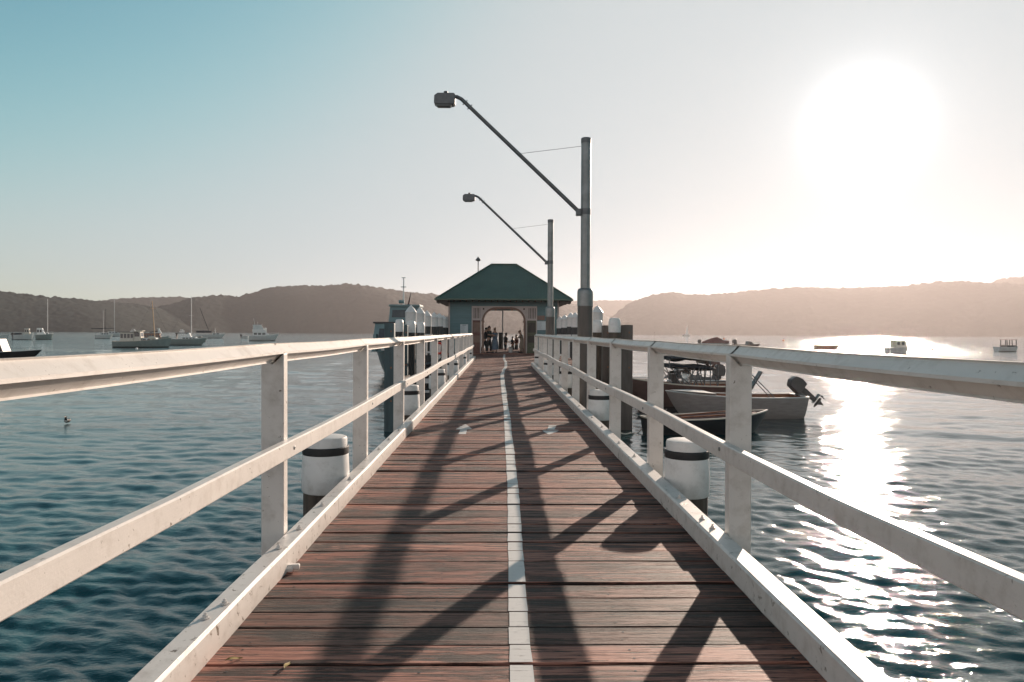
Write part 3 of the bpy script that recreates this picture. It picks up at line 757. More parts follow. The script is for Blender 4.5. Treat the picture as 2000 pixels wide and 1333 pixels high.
# roof ventilator on the left slope
mb = MB(); vp = at_y(934, 505, 51.5); vx = vp.x - .29
mb.box(vx - .10, vx + .03, 3.45, 3.7, 4.75, 5.15); mb.tube([(vx, 3.5, 4.9), (vx, 3.5, 6.35)], .035, 8)
mb.lathe([(.05, 6.28), (.19, 6.36), (.19, 6.40), (.11, 6.50), (.04, 6.57), (.03, 6.62)], (vx, 3.5, 0), 12)
mb.build('roof_mast_vent', 'galv_d', roof)
# portal: slatted panels, posts, arched brown trim
AX0, AX1 = -1.29, 1.29                                   # arch opening
for s, (a, b) in ((-1, (PX0, AX0 - .16)), (1, (AX1 + .22, PX1))):
    mb = MB(); mb.box(a + .002, b - .002, -.03, .05, 2.20, 3.02); sp = mb.build('slat_panel', 'trim', pv)
    mb = MB(); n = 5
    for k in range(n):
        xx = a + .12 + (b - a - .2) * k / (n - 1); mb.box(xx - .02, xx + .02, -.05, -.032, 2.26, 2.94)
    mb.build('slot', 'dark', sp)
    mb = MB(); mb.box(a + .002, b - .002, .0, .05, .02, 2.18); MBn = mb.build('display_panel', 'redboard' if s < 0 else 'greenboard', pv)
    mb = MB()
    for (u0, u1, w0, w1) in ((.12, .88, 1.35, 2.0), (.12, .88, .7, 1.15)):
        mb.box(a + (b - a) * u0, a + (b - a) * u1, -.02, -.002, w0, w1)
    mb.build('poster', 'brown' if s < 0 else 'dark', MBn)
mb = MB()
for x in (PX0 - .03, AX0 - .24, AX1 + .16, PX1 - .02):
    mb.box(x, x + .06, -.075, -.032, 0.0, 3.0)
mb.box(PX0 - .03, PX1 + .04, -.075, -.035, 3.003, 3.06); mb.box(PX0 + .04, AX0 - .25, -.07, -.034, 2.14, 2.2); mb.box(AX1 + .225, PX1 - .03, -.07, -.034, 2.14, 2.2)
mb.build('portal_frame', 'trim', pv)
def arch_poly(inner):
    pts = []
    rad = .78
    for k in range(9):
        a = PI - k / 8 * PI / 2
        pts.append((AX0 + inner + (rad) + (rad) * math.cos(a), 2.86 - inner - rad + rad * math.sin(a)))
    # stepped shoulder, as in the fretwork
    return pts
mb = MB()
o1 = arch_poly(-.0); o2 = [(x - .13 * math.cos(k / 8 * PI / 2), z + .13 * math.sin(k / 8 * PI / 2)) for k, (x, z) in enumerate(o1)]
for sgn in (1, -1):
    for k in range(8):
        a, b, c, d = o1[k], o1[k+1], o2[k+1], o2[k]
        mb.prism([(sgn * a[0], a[1]), (sgn * b[0], b[1]), (sgn * c[0], c[1]), (sgn * d[0], d[1])], 'y', -.10, .02)
mb.box(o1[8][0] - .02, -o1[8][0] + .02, -.11, .02, 2.86, 3.0)
for sgn in (1, -1):
    xs_ = sorted((sgn * (AX0 - .13), sgn * AX0)); mb.box(xs_[0], xs_[1], -.10, .02, 0, o1[0][1])
    xs_ = sorted((sgn * (AX0 - .13), sgn * (AX0 + .045))); mb.box(xs_[0], xs_[1], -.115, -.102, o1[0][1] - .10, o1[0][1] + .03)
    xs_ = sorted((sgn * (o1[8][0] - .08), sgn * (o1[8][0] + .05))); mb.box(xs_[0], xs_[1], -.115, .0, 2.78, 2.858)
mb.build('arch_trim', 'brown', pv)
mb = MB()                                                # spandrel boards between arch and panels
for sgn in (1, -1):
    poly = [(sgn * x, z) for x, z in o2] + [(sgn * o2[8][0], 3.0), (sgn * (AX0 - .16), 3.0), (sgn * (AX0 - .16), o2[0][1])]
    mb.prism(poly, 'y', -.025, .03)
mb.build('spandrel', 'trim', pv)
for sgn in (-1, 1):
    mb = MB(); mb.sphere((sgn * 1.31, -.10, 2.88), .055, .04, .055); mb.tube([(sgn * 1.31, -.03, 2.88), (sgn * 1.31, -.09, 2.88)], .02, 6); mb.build('spot_light', 'dark', pv)
# rear posts and benches inside
mb = MB()
for s in (-1, 1): mb.box(s * 3.0 - .25, s * 3.0 + .25, 1.2, 6.5, .42, .47); [mb.box(s * 3.0 - .22, s * 3.0 + .22, yy, yy + .06, 0, .42) for yy in (1.3, 3.8, 6.3)]
mb.build('bench', 'dark', pv)
# notices on the front wall
def notice(px0, px1, py0, py1, label, mat='paper', rows=7, head=False):
    a = at_y(px0, py1, PY - .04); b = at_y(px1, py0, PY - .04)
    e = empty('notice_board', ((a.x + b.x) / 2, PY - .022, a.z), 0, label, 'notice'); w = (b.x - a.x) / 2; h = b.z - a.z
    MB().box(-w, w, -.016, -.001, 0, h).build('board', mat, e)
    mb = MB()
    for k in range(rows):
        z = h * (.12 + .68 * k / (rows - 1)); ww = w * random.uniform(.55, .85)
        mb.box(-w * .85, -w * .85 + ww * 1.6, -.0185, -.0165, z, z + h * .022)
    if head: mb.box(-w * .5, w * .5, -.0185, -.0165, h * .88, h * .94)
    mb.build('print', 'ink', e)
notice(899, 914, 634, 652, 'pale portrait notice on the teal wall left of the doorway', rows=8, head=True)
notice(1047.5, 1066, 628, 645, 'white square notice on the wall right of the doorway behind the lamp post')
notice(1047.5, 1064, 617, 626, 'low brown sign board above the white notice right of the doorway', 'brown', 2)

# landings, gates and fittings beside the pavilion
def landing(x0, x1, y0, y1, z, label):
    e = empty('landing', ((x0 + x1) / 2, (y0 + y1) / 2, z), 0, label, 'landing'); w, d = (x1 - x0) / 2, (y1 - y0) / 2
    mb = MB(); k = -d
    while k < d: mb.box(-w, w, k, k + .17, -.06, 0); k += .185
    mb.build('planking', 'deck', e); mb = MB()
    for s in (-1, 1): mb.box(s * w - .08, s * w + .08, -d, d, -.3, -.065)
    mb.build('bearer', 'beam', e)
    mb = MB()
    for x in (-w + .12, w - .12):
        for y in (-d + .3, d - .3): mb.tube([(x, y, -3.4), (x, y, -.07)], .13, 10)
    mb.build('support', 'pile_dark', e)
    mb = MB(); mb.box(-w, w, -d - .05, -d, -.16, .05); mb.box(-w, w, -d - 1.0, -d - .7, -.5, -.42); mb.build('step', 'cap', e)
landing(-3.3, -1.8, 33, 37.8, -.75, 'low timber landing on the left between jetty and pointed piles')
landing(1.95, 3.7, 25.5, 30.5, -.75, 'low timber landing on the right between jetty and pointed piles')
def rail_gate(px0, px1, py0, py1, y, label, mat='cap', t=.05, bars=0):
    a = at_y(px0, py1, y); b = at_y(px1, py0, y)
    e = empty('gate_frame', ((a.x + b.x) / 2, y, a.z), 0, label, 'gate frame'); w = (b.x - a.x) / 2; h = b.z - a.z
    mb = MB(); mb.box(-w, -w + t, -t / 2, t / 2, 0, h - t); mb.box(w - t, w, -t / 2, t / 2, 0, h - t); mb.build('upright', mat, e)
    mb = MB(); mb.box(-w - .05, w + .05, -t / 2, t / 2, h - t, h); mb.box(-w + t, w - t, -t / 2, t / 2, h * .1, h * .1 + t)
    for k in range(bars): z = h * (.25 + .6 * k / max(1, bars)); mb.box(-w + t, w - t, -.02, .02, z, z + .03)
    mb.build('crossbar', mat, e)
rail_gate(831, 843, 653, 694, 31.5, 'white post and rail frame on the left landing, nearer one', t=.07)
rail_gate(846, 855, 657, 694, 34, 'white post and rail frame on the left landing, farther one', t=.06)
rail_gate(1090, 1113, 654, 700, 31, 'white gate frame on the right landing next to the nearer lamp post', t=.07)
rail_gate(1119, 1127, 654, 690, 29.5, 'narrow white frame squeezed against the nearer lamp post', t=.06)
rail_gate(1089, 1105, 738, 775, 20.5, 'rust brown ladder frame low behind the right railing, nearer one', 'rust', .05, 2)
rail_gate(1066, 1075, 715, 742, 27, 'rust brown ladder frame low behind the right railing, farther one', 'rust', .05, 2)
# life ring on its stand
p = at_y(858, 697, 33.5)
e = empty('life_ring_stand', (p.x, p.y, -.75), 0, 'red life ring on a white stand on the left landing', 'life ring')
MB().box(-.05, .05, .03, .09, 0, p.z + 1.35).build('stand', 'cap', e)
mb = MB(); zc = p.z + .75 + .38; mb.tube([(.17 * math.cos(a), 0, zc + .24 * math.sin(a)) for a in np.linspace(0, 2 * PI, 21)], .05, 8, False); mb.build('ring', 'red', e, smooth=True)
# bent pipe hoops beside the left piles
for i, (y, r_) in enumerate([(18.9, .42), (24.8, .42), (30.7, .42), (36.4, .4)]):
    mb = MB(); pts = [(XL - .13 - .72 * (1 - math.cos(a)) * .55, y - .05 * math.cos(a), -.05 + .62 * math.sin(a)) for a in np.linspace(0, PI * .82, 14)]
    mb.tube(pts, .045, 8); o = mb.build('bent_pipe', 'black', smooth=True)
    tag(o, f'black bent pipe hoop arching from the left kerb over a short pile, {ORD[i]} one', 'pipe', 'black bent pipe hoops on the left')
# mast on a pile beyond the doorway
p = at_y(981, 650, 59)
e = empty('mast_on_pile', (p.x, 59, 0), 0, 'thin mast standing on a thick dark pile seen through the doorway', 'mast')
MB().lathe([(.16, 0), (.16, 1.3), (.12, 1.34)], (-.13, 0, 0), n=16).build('pile_shaft', 'pile_dark', e, smooth=True)
MB().tube([(.03, 0, .0), (.03, 0, 6.2)], .045, 8).build('mast', 'galv_d', e, smooth=True)

# ------------------------------------------------------------------ boats
def hull_mesh(L, B, F, draft=.25, rise=.5, transom=.8, rake=.12, full=.42, open_=True, flat=.0, n=26, m_=9, stern_rake=0, clink=0, maxb=.42):
    """bow at +x, waterline z=0, stern at -L/2"""
    def hb(t):
        if t < maxb: return B / 2 * (transom + (1 - transom) * math.sin(PI / 2 * t / maxb))
        u = (t - maxb) / (1 - maxb); return B / 2 * max(.004, (1 - u ** 2.3)) ** .92
    def sh(t): return F * (1 + rise * t ** 2.2 + .08 * (1 - t) ** 2)
    def kz(t): return -draft + (draft * .75) * max(0, (t - .7) / .3) ** 2
    secs = []
    for i in range(n + 1):
        t = i / n; t = t ** .92
        b, s, k = hb(t), sh(t), kz(t); row = []
        for j in range(m_ + 1):
            u = j / m_
            y = b * (u ** full) * (.93 + .07 * u); z = k + (s - k) * u ** 1.25
            if clink: y += clink * (1 if j % 2 else 0) * (b / (B / 2))
            x = -L / 2 + L * t - L * rake * (1 - u) ** 1.1 * max(0, (t - .72) / .28) ** 1.3 + stern_rake * (1 - u) * (1 - t) ** 6
            row.append((x, y, z))
        secs.append(row)
    return secs, hb, sh, kz
def boat_hull(e, mat, L, B, F, open_=True, deck_mat='white', rail_mat='white', inner='varnish', band=None, bandh=.12, gun=.05, **kw):
    secs, hb, sh, kz = hull_mesh(L, B, F, **kw)
    n = len(secs) - 1; m_ = len(secs[0]) - 1; mb = MB(); V = []
    for row in secs:
        V += [(x, y, z) for x, y, z in row] + [(x, -y, z) for x, y, z in row]
    w = 2 * (m_ + 1); Fc = []
    for i in range(n):
        for j in range(m_):
            a, b = i*w+j, (i+1)*w+j; Fc.append((a, b, b+1, a+1))
            a, b = i*w+m_+1+j, (i+1)*w+m_+1+j; Fc.append((a, a+1, b+1, b))
    Fc.append(tuple(range(m_+1)) + tuple(m_+1+j for j in range(m_, -1, -1)))
    mb.add(V, Fc); h = mb.build('hull', mat, e, smooth=True, ang=35)
    # gunwale
    mb = MB()
    for s in (1, -1):
        pts = [Vector((r[-1][0], s * r[-1][1], r[-1][2])) for r in secs]
        for a, b in zip(pts, pts[1:]): mb.bar(a, b + (b - a) * .02, gun, gun * .8)
    a = secs[0][-1]; mb.bar((a[0], a[1], a[2]), (a[0], -a[1], a[2]), gun, gun)
    mb.build('gunwale', rail_mat, e)
    if open_:
        mb = MB(); V = []; q = 5
        for row in secs:
            s = row[-1][2]; k = min(kz((row[-1][0] + L / 2) / L) + .16, s - .06)
            def at(z):
                for p0_, p1_ in zip(row, row[1:]):
                    if p0_[2] <= z <= p1_[2]:
                        t_ = (z - p0_[2]) / max(1e-6, p1_[2] - p0_[2]); return (p0_[0] + (p1_[0] - p0_[0]) * t_, max(.002, p0_[1] + (p1_[1] - p0_[1]) * t_ - .028))
                return (row[-1][0], max(.002, row[-1][1] - .028))
            half = [(*at(s - .01), s - .01), (*at(s * .55 + k * .45), s * .55 + k * .45), (at(k + .05)[0], at(k + .05)[1] * .9, k + .05)]
            V += [(x - .015, y, z) for x, y, z in half] + [(at(k)[0] - .015, 0, k)] + [(x - .015, -y, z) for x, y, z in half[::-1]]
        Fc = [(i*7+j, i*7+j+1, (i+1)*7+j+1, (i+1)*7+j) for i in range(n) for j in range(6)]; Fc.append(tuple(range(7)))
        mb.add([(x + (.03 if i < 7 else 0), y, z) for i, (x, y, z) in enumerate(V)], Fc); mb.build('inner_shell', inner, e, smooth=True, ang=50)
        for u in (.22, .48, .72):
            b = hb(u) - .035; x = -L / 2 + L * u; z = sh(u) * .62
            MB().box(x - .12, x + .12, -b * .84, b * .84, z - .03, z).build('thwart', inner, e)
    else:
        mb = MB(); V = []
        for row in secs:
            x, b, s = row[-1]; V += [(x, b * .99, s - .03), (x, 0, s + .03), (x, -b * .99, s - .03)]
        Fc = [(i*3+j, (i+1)*3+j, (i+1)*3+j+1, i*3+j+1) for i in range(n) for j in range(2)]
        mb.add(V, Fc); mb.build('deck', deck_mat, e)
    if band:
        mb = MB()
        for s in (1, -1):
            V = []
            for row in secs:
                lo = min(row, key=lambda r_: abs(r_[2] - 0)); j = row.index(lo); j = min(j, m_ - 1)
                p0 = Vector(row[j]); p1 = Vector(row[j + 1]); 
                def pz(z):
                    for a_, b_ in zip(row, row[1:]):
                        if a_[2] <= z <= b_[2]:
                            t_ = (z - a_[2]) / max(1e-6, b_[2] - a_[2]); return Vector(a_).lerp(Vector(b_), t_)
                    return Vector(row[0])
                a_, b_ = pz(-.05), pz(bandh)
                V += [(a_.x, s * (a_.y + .008), a_.z), (b_.x, s * (b_.y + .008), b_.z)]
            mb.add(V, [(2*i, 2*i+2, 2*i+3, 2*i+1) for i in range(n)])
        mb.build('boot_stripe', band, e)
    return sh, hb
def place(name, pxs, pxb, py, label, cat='boat', group=None, dy=0):
    """an Empty between the stern pixel and the bow pixel on the water; returns it and the length"""
    s = at_z(pxs, py); b = at_z(pxb, py + dy)
    mid = (s + b) / 2; L = (b - s).length
    e = empty(name, (mid.x, mid.y, WATER_Z), math.atan2(b.y - s.y, b.x - s.x), label, cat, group); return e, L
def house(e, x0, x1, w, z0, z1, mat='white', roof='white', nwin=3, over=.15, slope=.2, wz=(.35, .85), th=.06, name='cabin', front=True):
    """a cabin with sloping front, windows on both sides and front, and an overhanging roof"""
    mb = MB(); h = z1 - z0
    base = [(x0, -w, z0), (x1 + slope, -w, z0), (x1 + slope, w, z0), (x0, w, z0)]; top = [(x0, -w * .92, z1), (x1, -w * .92, z1), (x1, w * .92, z1), (x0, w * .92, z1)]
    mb.add(base + top, [(0,3,2,1), (4,5,6,7), (0,1,5,4), (1,2,6,5), (2,3,7,6), (3,0,4,7)])
    c = mb.build(name, mat, e, bevel=.03)
    za, zb = z0 + h * wz[0], z0 + h * wz[1]
    for s in (-1, 1):
        for k in range(nwin):
            a = x0 + (x1 - x0) * (k + .12) / nwin; b = x0 + (x1 - x0) * (k + .88) / nwin
            ya = w * (1 - .08 * wz[0]) + .008; yb = w * (1 - .08 * wz[1]) + .008
            vs = [(a, s * ya, za), (b, s * ya, za), (b, s * yb, zb), (a, s * yb, zb)]
            vi = [(x, y - s * .02, z) for x, y, z in vs]
            MB().add(vs + vi, [(0,1,2,3), (7,6,5,4), (0,4,5,1), (1,5,6,2), (2,6,7,3), (3,7,4,0)]).build('window', 'glass', c)
    if front:
        xa = x1 + slope * (1 - wz[0]) + .01; xb = x1 + slope * (1 - wz[1]) + .01
        vs = [(xa, -w * .8, za), (xa, w * .8, za), (xb, w * .76, zb), (xb, -w * .76, zb)]; vi = [(x - .02, y, z) for x, y, z in vs]
        MB().add(vs + vi, [(0,1,2,3), (7,6,5,4), (0,4,5,1), (1,5,6,2), (2,6,7,3), (3,7,4,0)]).build('windscreen', 'glass', c)
    MB().box(x0 - over, x1 + over, -w * .98, w * .98, z1 + .002, z1 + th).build('cabin_roof', roof, c, bevel=.02)
    return c
def outboard(e, x, z, tilt=0, s=1.0, cow='black', y=0):
    o = empty('outboard_motor', (x, y, z), 0); o.parent = e; o.rotation_euler = (0, R(tilt), 0); o.scale = (s, s, s)
    MB().prism([(-.42, .05), (-.46, .30), (-.40, .52), (-.18, .60), (.02, .50), (.06, .10), (-.02, .02)], 'y', -.17, .17).build('cowling', cow, o, bevel=.03, seg=2)
    MB().prism([(-.30, .05), (-.08, .05), (-.10, -.55), (-.26, -.55)], 'y', -.06, .06).build('leg', 'motor', o, bevel=.02)
    mb = MB(); mb.box(-.42, -.05, -.10, .10, -.58, -.56); mb.lathe([(.0, 0), (.05, .05), (.055, .3), (.02, .42)], n=10)
    mb.v[8:] = [(-.38 + z_ , y_, -.70 + x_) for x_, y_, z_ in mb.v[8:]]
    mb.prism([(-.28, -.74), (-.10, -.74), (-.22, -.95)], 'y', -.012, .012); mb.build('gearcase', 'motor', o)
    mb = MB()
    for k in range(3):
        a = 2 * PI * k / 3 + .4; c, s_ = math.cos(a), math.sin(a)
        mb.add([(-.42, 0, -.70), (-.40, .15 * c - .05 * s_, -.70 + .15 * s_ + .05 * c), (-.44, .16 * c + .05 * s_, -.70 + .16 * s_ - .05 * c)], [(0, 1, 2), (2, 1, 0)])
        mb.bar((-.42, 0, -.70), (-.42, .15 * c, -.70 + .15 * s_), .08, .012, (1, 0, 0))
    mb.build('propeller', 'motor', o)
    mb = MB(); mb.box(-.06, .09, -.12, .12, -.14, .08); mb.build('clamp', 'galv_d', o)
    return o
def mast(e, x, z0, h, mat='alumast', r=.06, boom=0, cover='canvas', bz=1.2, spread=None, stays=None, lean=0):
    m0 = MB().tube([(x, 0, z0), (x + lean, 0, z0 + h)], [r, r * .7], 8).build('mast', mat, e, smooth=True)
    if spread:
        mb = MB()
        for u in spread: mb.bar((x + lean * u, -.5, z0 + h * u), (x + lean * u, .5, z0 + h * u), .06, .05); mb.bar((x - .5 + lean * u, 0, z0 + h * u), (x + .5 + lean * u, 0, z0 + h * u), .05, .05)
        mb.build('spreader', mat, m0)
    if boom:
        b = MB().tube([(x, 0, z0 + bz), (x - boom, 0, z0 + bz + .05)], .05, 8).build('boom', mat, e, smooth=True)
        MB().tube([(x - .05, 0, z0 + bz + .18), (x - boom * .5, 0, z0 + bz + .2), (x - boom * .97, 0, z0 + bz + .14)], [.2, .16, .1], 10).build('sail_cover', cover, b, smooth=True)
    if stays:
        mb = MB()
        for sx, sz in stays: mb.tube([(x + lean, 0, z0 + h * .97), (sx, 0, sz)], .012, 4)
        mb.build('stay', 'galv_d', e)
def bow_rail(e, L, B, sh, h=.55, x0=.25, mat='alumast'):
    mb = MB()
    for s in (-1, 1):
        pts = []
        for u in np.linspace(x0, 1, 7):
            xx = L * (u - .5); bb = B / 2 * max(.02, 1 - max(0, (u - .42) / .58) ** 2.3); pts.append((xx, s * bb * .93, sh(u) + h)); mb.tube([(xx, s * bb * .93, sh(u)), pts[-1]], .014, 4)
        mb.tube(pts, .018, 5)
    mb.build('bow_rail', mat, e)
def pole_frame(e, segs, mat='galv_d', r=.015, name='bimini_frame'):
    mb = MB()
    for a, b in segs: mb.tube([a, b], r, 5)
    return mb.build(name, mat, e)

# -- the timber cruiser, left of centre
G = 'boats moored in the bay on the left'
e, L = place('motor_cruiser', 222, 335, 679, 'old timber cruiser with long wheelhouse and tall timber mast', 'cruiser', G)
sh, hb_ = boat_hull(e, 'hull_green', L, 3.3, 1.05, False, 'grey', 'cream', rise=.75, draft=.6, transom=.72, rake=.06, band='hull_dark', bandh=.18, gun=.09)
house(e, -L * .36, -L * .13, 1.25, 1.0, 2.75, 'cream', 'hull_dark', 4, .8, .0, (.42, .86), .12, 'wheelhouse')
house(e, -L * .13, -L * .02, 1.15, 1.0, 3.0, 'cream', 'cream', 1, .35, .25, (.5, .86), .1, 'helm_cabin')
house(e, .1, L * .24, 1.0, 1.05, 1.75, 'grey', 'hull_green', 3, .05, .5, (.3, .75), .06, 'trunk_cabin')
mast(e, L * .21, 1.2, 7.4, 'mast', .10, 0, spread=(.81,), lean=-.45, stays=[(L * .46, 1.9), (-L * .1, 3.1)])
mb = MB(); mb.sphere((L * .17, -.75, 1.75), .75, .35, .32, 14, 8); mb.build('upturned_tender', 'cream', e, smooth=True)
# -- the one behind it, with a radar arch
e, L = place('motor_cruiser', 268, 330, 669, 'white-arched timber cruiser mostly hidden behind the tall-masted one', 'cruiser', G)
sh, hb_ = boat_hull(e, 'hull_green', L, 3.2, 1.0, False, 'white', 'cream', rise=.6, draft=.5, rake=.1, band='hull_dark')
house(e, -L * .28, L * .22, 1.2, .95, 2.3, 'varnish', 'hull_dark', 6, .3, .4, (.35, .8), .1)
mb = MB(); mb.prism([(L * .16, 2.4), (L * .27, 2.4), (L * .19, 3.6), (L * .15, 3.6)], 'y', -.3, .3); mb.box(L * .12, L * .22, -.35, .35, 3.62, 3.72); mb.build('radar_arch', 'white', e)
mb = MB(); mb.tube([(L * .14, 0, 2.9), (-L * .12, 0, 2.6)], .12, 8); mb.build('furled_awning', 'canvas', e)
# -- grey yacht behind, right
e, L = place('sailing_yacht', 328, 404, 674.5, 'grey-green yacht with tall bare mast and white cabin screen', 'yacht', G)
sh, hb_ = boat_hull(e, 'hull_green', L, 3.2, 1.25, False, 'grey', 'white', rise=.25, draft=.5, transom=.8, rake=.16, band='hull_dark', gun=.08)
house(e, -L * .12, L * .22, 1.0, 1.2, 1.75, 'grey', 'white', 4, .05, .6, (.3, .75), .05)
mb = MB(); mb.prism([(-L * .02, 1.3), (L * .14, 1.3), (L * .06, 2.6), (-L * .0, 2.6)], 'y', -.9, .9); mb.build('windscreen_hood', 'white', e, bevel=.08)
mb = MB(); mb.box(-L * .30, L * .02, -1.1, 1.1, 2.5, 2.6); mb.box(-L * .28, -L * .27, -1.0, 1.0, 1.2, 2.5); mb.build('awning', 'canvas', e)
mast(e, L * .10, 1.3, 9.2, 'alumast', .10, 0, spread=(.55,), stays=[(L * .49, 1.6), (-L * .49, 1.5)])
bow_rail(e, L, 3.2, sh, .5, .7)
e, L = place('cabin_boat', 372, 406, 668, 'small boat whose bow shows behind the grey-green yacht', 'boat', G)
sh, hb_ = boat_hull(e, 'grey', L, 2.4, .95, False, 'grey', 'cream', rise=.4, draft=.4, rake=.15, band='hull_dark')
house(e, -L * .3, L * .15, .8, .9, 1.6, 'cream', 'grey', 2, .05, .4)
# -- yacht with dark boom cover and raked stay
e, L = place('sailing_yacht', 384, 439, 661, 'yacht with long dark boom cover and slanting forestay, right of the timber cruiser', 'yacht', G)
sh, hb_ = boat_hull(e, 'grey', L, 3.2, 1.35, False, 'grey', 'white', rise=.35, draft=.5, rake=.12, band='hull_dark', gun=.1)
house(e, L * .05, L * .3, 1.0, 1.3, 2.1, 'white', 'white', 2, .05, .8)
mb = MB(); mb.box(-L * .5, L * .02, -1.1, 1.1, 2.2, 3.1); mb.build('boom_tent', 'canvas', e, bevel=.2)
mast(e, -L * .02, 1.3, 14, 'hull_dark', .11, 0, lean=-6.5, mat_=None) if False else None
MB().tube([(-L * .07, 0, 3.0), (-L * .38, 0, 12.2)], [.16, .10], 8).build('furled_sail', 'canvas', e, smooth=True)
MB().tube([(-L * .385, 0, 12.4), (-L * .39, 0, 3.0)], .05, 6).build('mast', 'galv_d', e)
mb = MB(); mb.tube([(L * .17, 0, 2.1), (L * .15, 0, 4.1)], .06, 6); mb.box(L * .12, L * .2, -.3, .3, 3.0, 3.1); mb.build('aerial', 'white', e)
bow_rail(e, L, 3.2, sh, .55, .65)
# -- flybridge cruiser
e, L = place('flybridge_cruiser', 486, 544, 666, 'white flybridge cruiser moored alone between the yachts and the ferry', 'cruiser', G)
sh, hb_ = boat_hull(e, 'grey', L, 3.8, 1.5, False, 'white', 'white', rise=.45, draft=.5, transom=.9, rake=.14, band='hull_dark', bandh=.2, gun=.1)
house(e, -L * .36, L * .06, 1.5, 1.4, 2.9, 'white', 'white', 3, .3, 1.6, (.3, .75), .12)
mb = MB(); mb.box(-L * .38, L * .02, -1.4, 1.4, 3.02, 3.6); mb.build('flybridge', 'white', e, bevel=.1)
mb = MB(); mb.prism([(L * .0, 3.6), (-L * .08, 4.9), (-L * .36, 4.9), (-L * .36, 3.62)], 'y', -1.3, 1.3); mb.build('clear_screen', 'grey', e, bevel=.05)
mb = MB(); mb.box(-L * .38, -L * .06, -1.4, 1.4, 4.92, 5.02); mb.tube([(-L * .3, 0, 5), (-L * .34, 0, 7)], .03, 5); mb.tube([(-L * .2, .6, 5), (-L * .2, .6, 6)], .03, 5); mb.build('hard_top', 'white', e)
mb = MB(); mb.box(L * .02, L * .09, -.5, .5, 2.8, 4.1); mb.build('folded_tender', 'white', e, bevel=.15)
bow_rail(e, L, 3.8, sh, .6, .5)
e, L = place('small_boat', 472, 486, 661.5, 'small open boat just left of the flybridge cruiser', 'boat', G)
boat_hull(e, 'grey', L, 2.0, .8, True, rise=.3, draft=.3); outboard(e, -L / 2, .9, 0, 1.4)
# -- two yachts side by side left of the cruiser
e, L = place('sailing_yacht', 185, 221, 662, 'pale yacht with dark boom cover and short mast, nearer of a pair', 'yacht', G)
sh, hb_ = boat_hull(e, 'grey', L, 3.0, 1.3, False, 'grey', 'white', rise=.2, draft=.5, transom=.7, rake=.18, band='hull_dark', gun=.09)
house(e, -L * .15, L * .25, 1.0, 1.25, 2.1, 'grey', 'white', 3, .05, .9)
mast(e, -.2, 1.5, 8.8, 'alumast', .07, 4.0, bz=2.0, stays=[(L * .48, 1.6)]); bow_rail(e, L, 3.0, sh, .6, .7)
e, L = place('sailing_yacht', 196, 240, 657.5, 'yacht with tall pale mast and dark boom cover, farther of a pair', 'yacht', G)
sh, hb_ = boat_hull(e, 'grey', L, 3.4, 1.5, False, 'grey', 'white', rise=.2, draft=.5, rake=.15, band='hull_dark', gun=.1)
house(e, -L * .15, L * .25, 1.1, 1.45, 2.3, 'white', 'white', 3, .05, .9)
mast(e, L * .12, 1.5, 17.5, 'alumast', .13, 7, bz=2.3, spread=(.5,), stays=[(L * .49, 1.9), (-L * .49, 1.7)])
mast(e, -L * .26, 1.5, 12, 'hull_dark', .13)
# -- boats at the far left
e, L = place('cabin_boat', 27, 66, 664, 'open-sterned motor boat with upright pale cabin at the far left', 'boat', G)
sh, hb_ = boat_hull(e, 'grey', L, 2.9, 1.4, False, 'grey', 'white', rise=.55, draft=.5, transom=.85, rake=.12, band='hull_dark', gun=.1)
house(e, L * .06, L * .28, 1.0, 1.5, 3.4, 'cream', 'white', 2, .1, .3, (.45, .85), .08); outboard(e, -L / 2, 1.3, 0, 1.6)
mb = MB(); mb.box(-L * .45, -L * .1, -1.1, 1.1, 1.45, 2.1); mb.build('cockpit_cover', 'canvas', e, bevel=.1)
e, L = place('cabin_boat', 70, 104, 663.5, 'grey-green boat with rounded white cabin and thin mast at the far left', 'boat', G)
sh, hb_ = boat_hull(e, 'hull_green', L, 3.0, 1.5, False, 'grey', 'white', rise=.3, draft=.5, rake=.1, band='hull_dark', gun=.1)
house(e, -L * .42, -L * .12, 1.2, 1.4, 3.6, 'white', 'white', 2, .0, .9, (.4, .8), .08); house(e, L * .1, L * .22, .8, 1.5, 2.1, 'white', 'white', 1, 0, .5)
mast(e, L * .18, 1.6, 11.5, 'alumast', .09, 0, spread=(.52,)); bow_rail(e, L, 3.0, sh, .7, .6)
e, L = place('motor_cruiser', -60, 18, 672, 'grey and white motor boat cut by the left edge of the photo', 'boat', G)
sh, hb_ = boat_hull(e, 'grey', L, 3.2, 1.5, False, 'cream', 'white', rise=.4, draft=.5, rake=.14, band='hull_dark', bandh=.5, gun=.1)
house(e, -L * .2, L * .1, 1.2, 1.4, 2.8, 'white', 'white', 3, .2, .8)
bow_rail(e, L, 3.2, sh, .5, .5)
e, L = place('workboat', -75, 82, 700, 'black-hulled low boat whose bow points right at the left edge', 'boat', G)
sh, hb_ = boat_hull(e, 'hull_dark', L, 2.6, .62, False, 'grey', 'grey', rise=.55, draft=.4, transom=.8, rake=.14, gun=.07)
MB().prism([(-L * .4, .55), (L * .07, .6), (L * .0, 2.2), (-L * .4, 2.3)], 'y', -.9, .9).build('wheelhouse', 'hull_dark', e, bevel=.06)
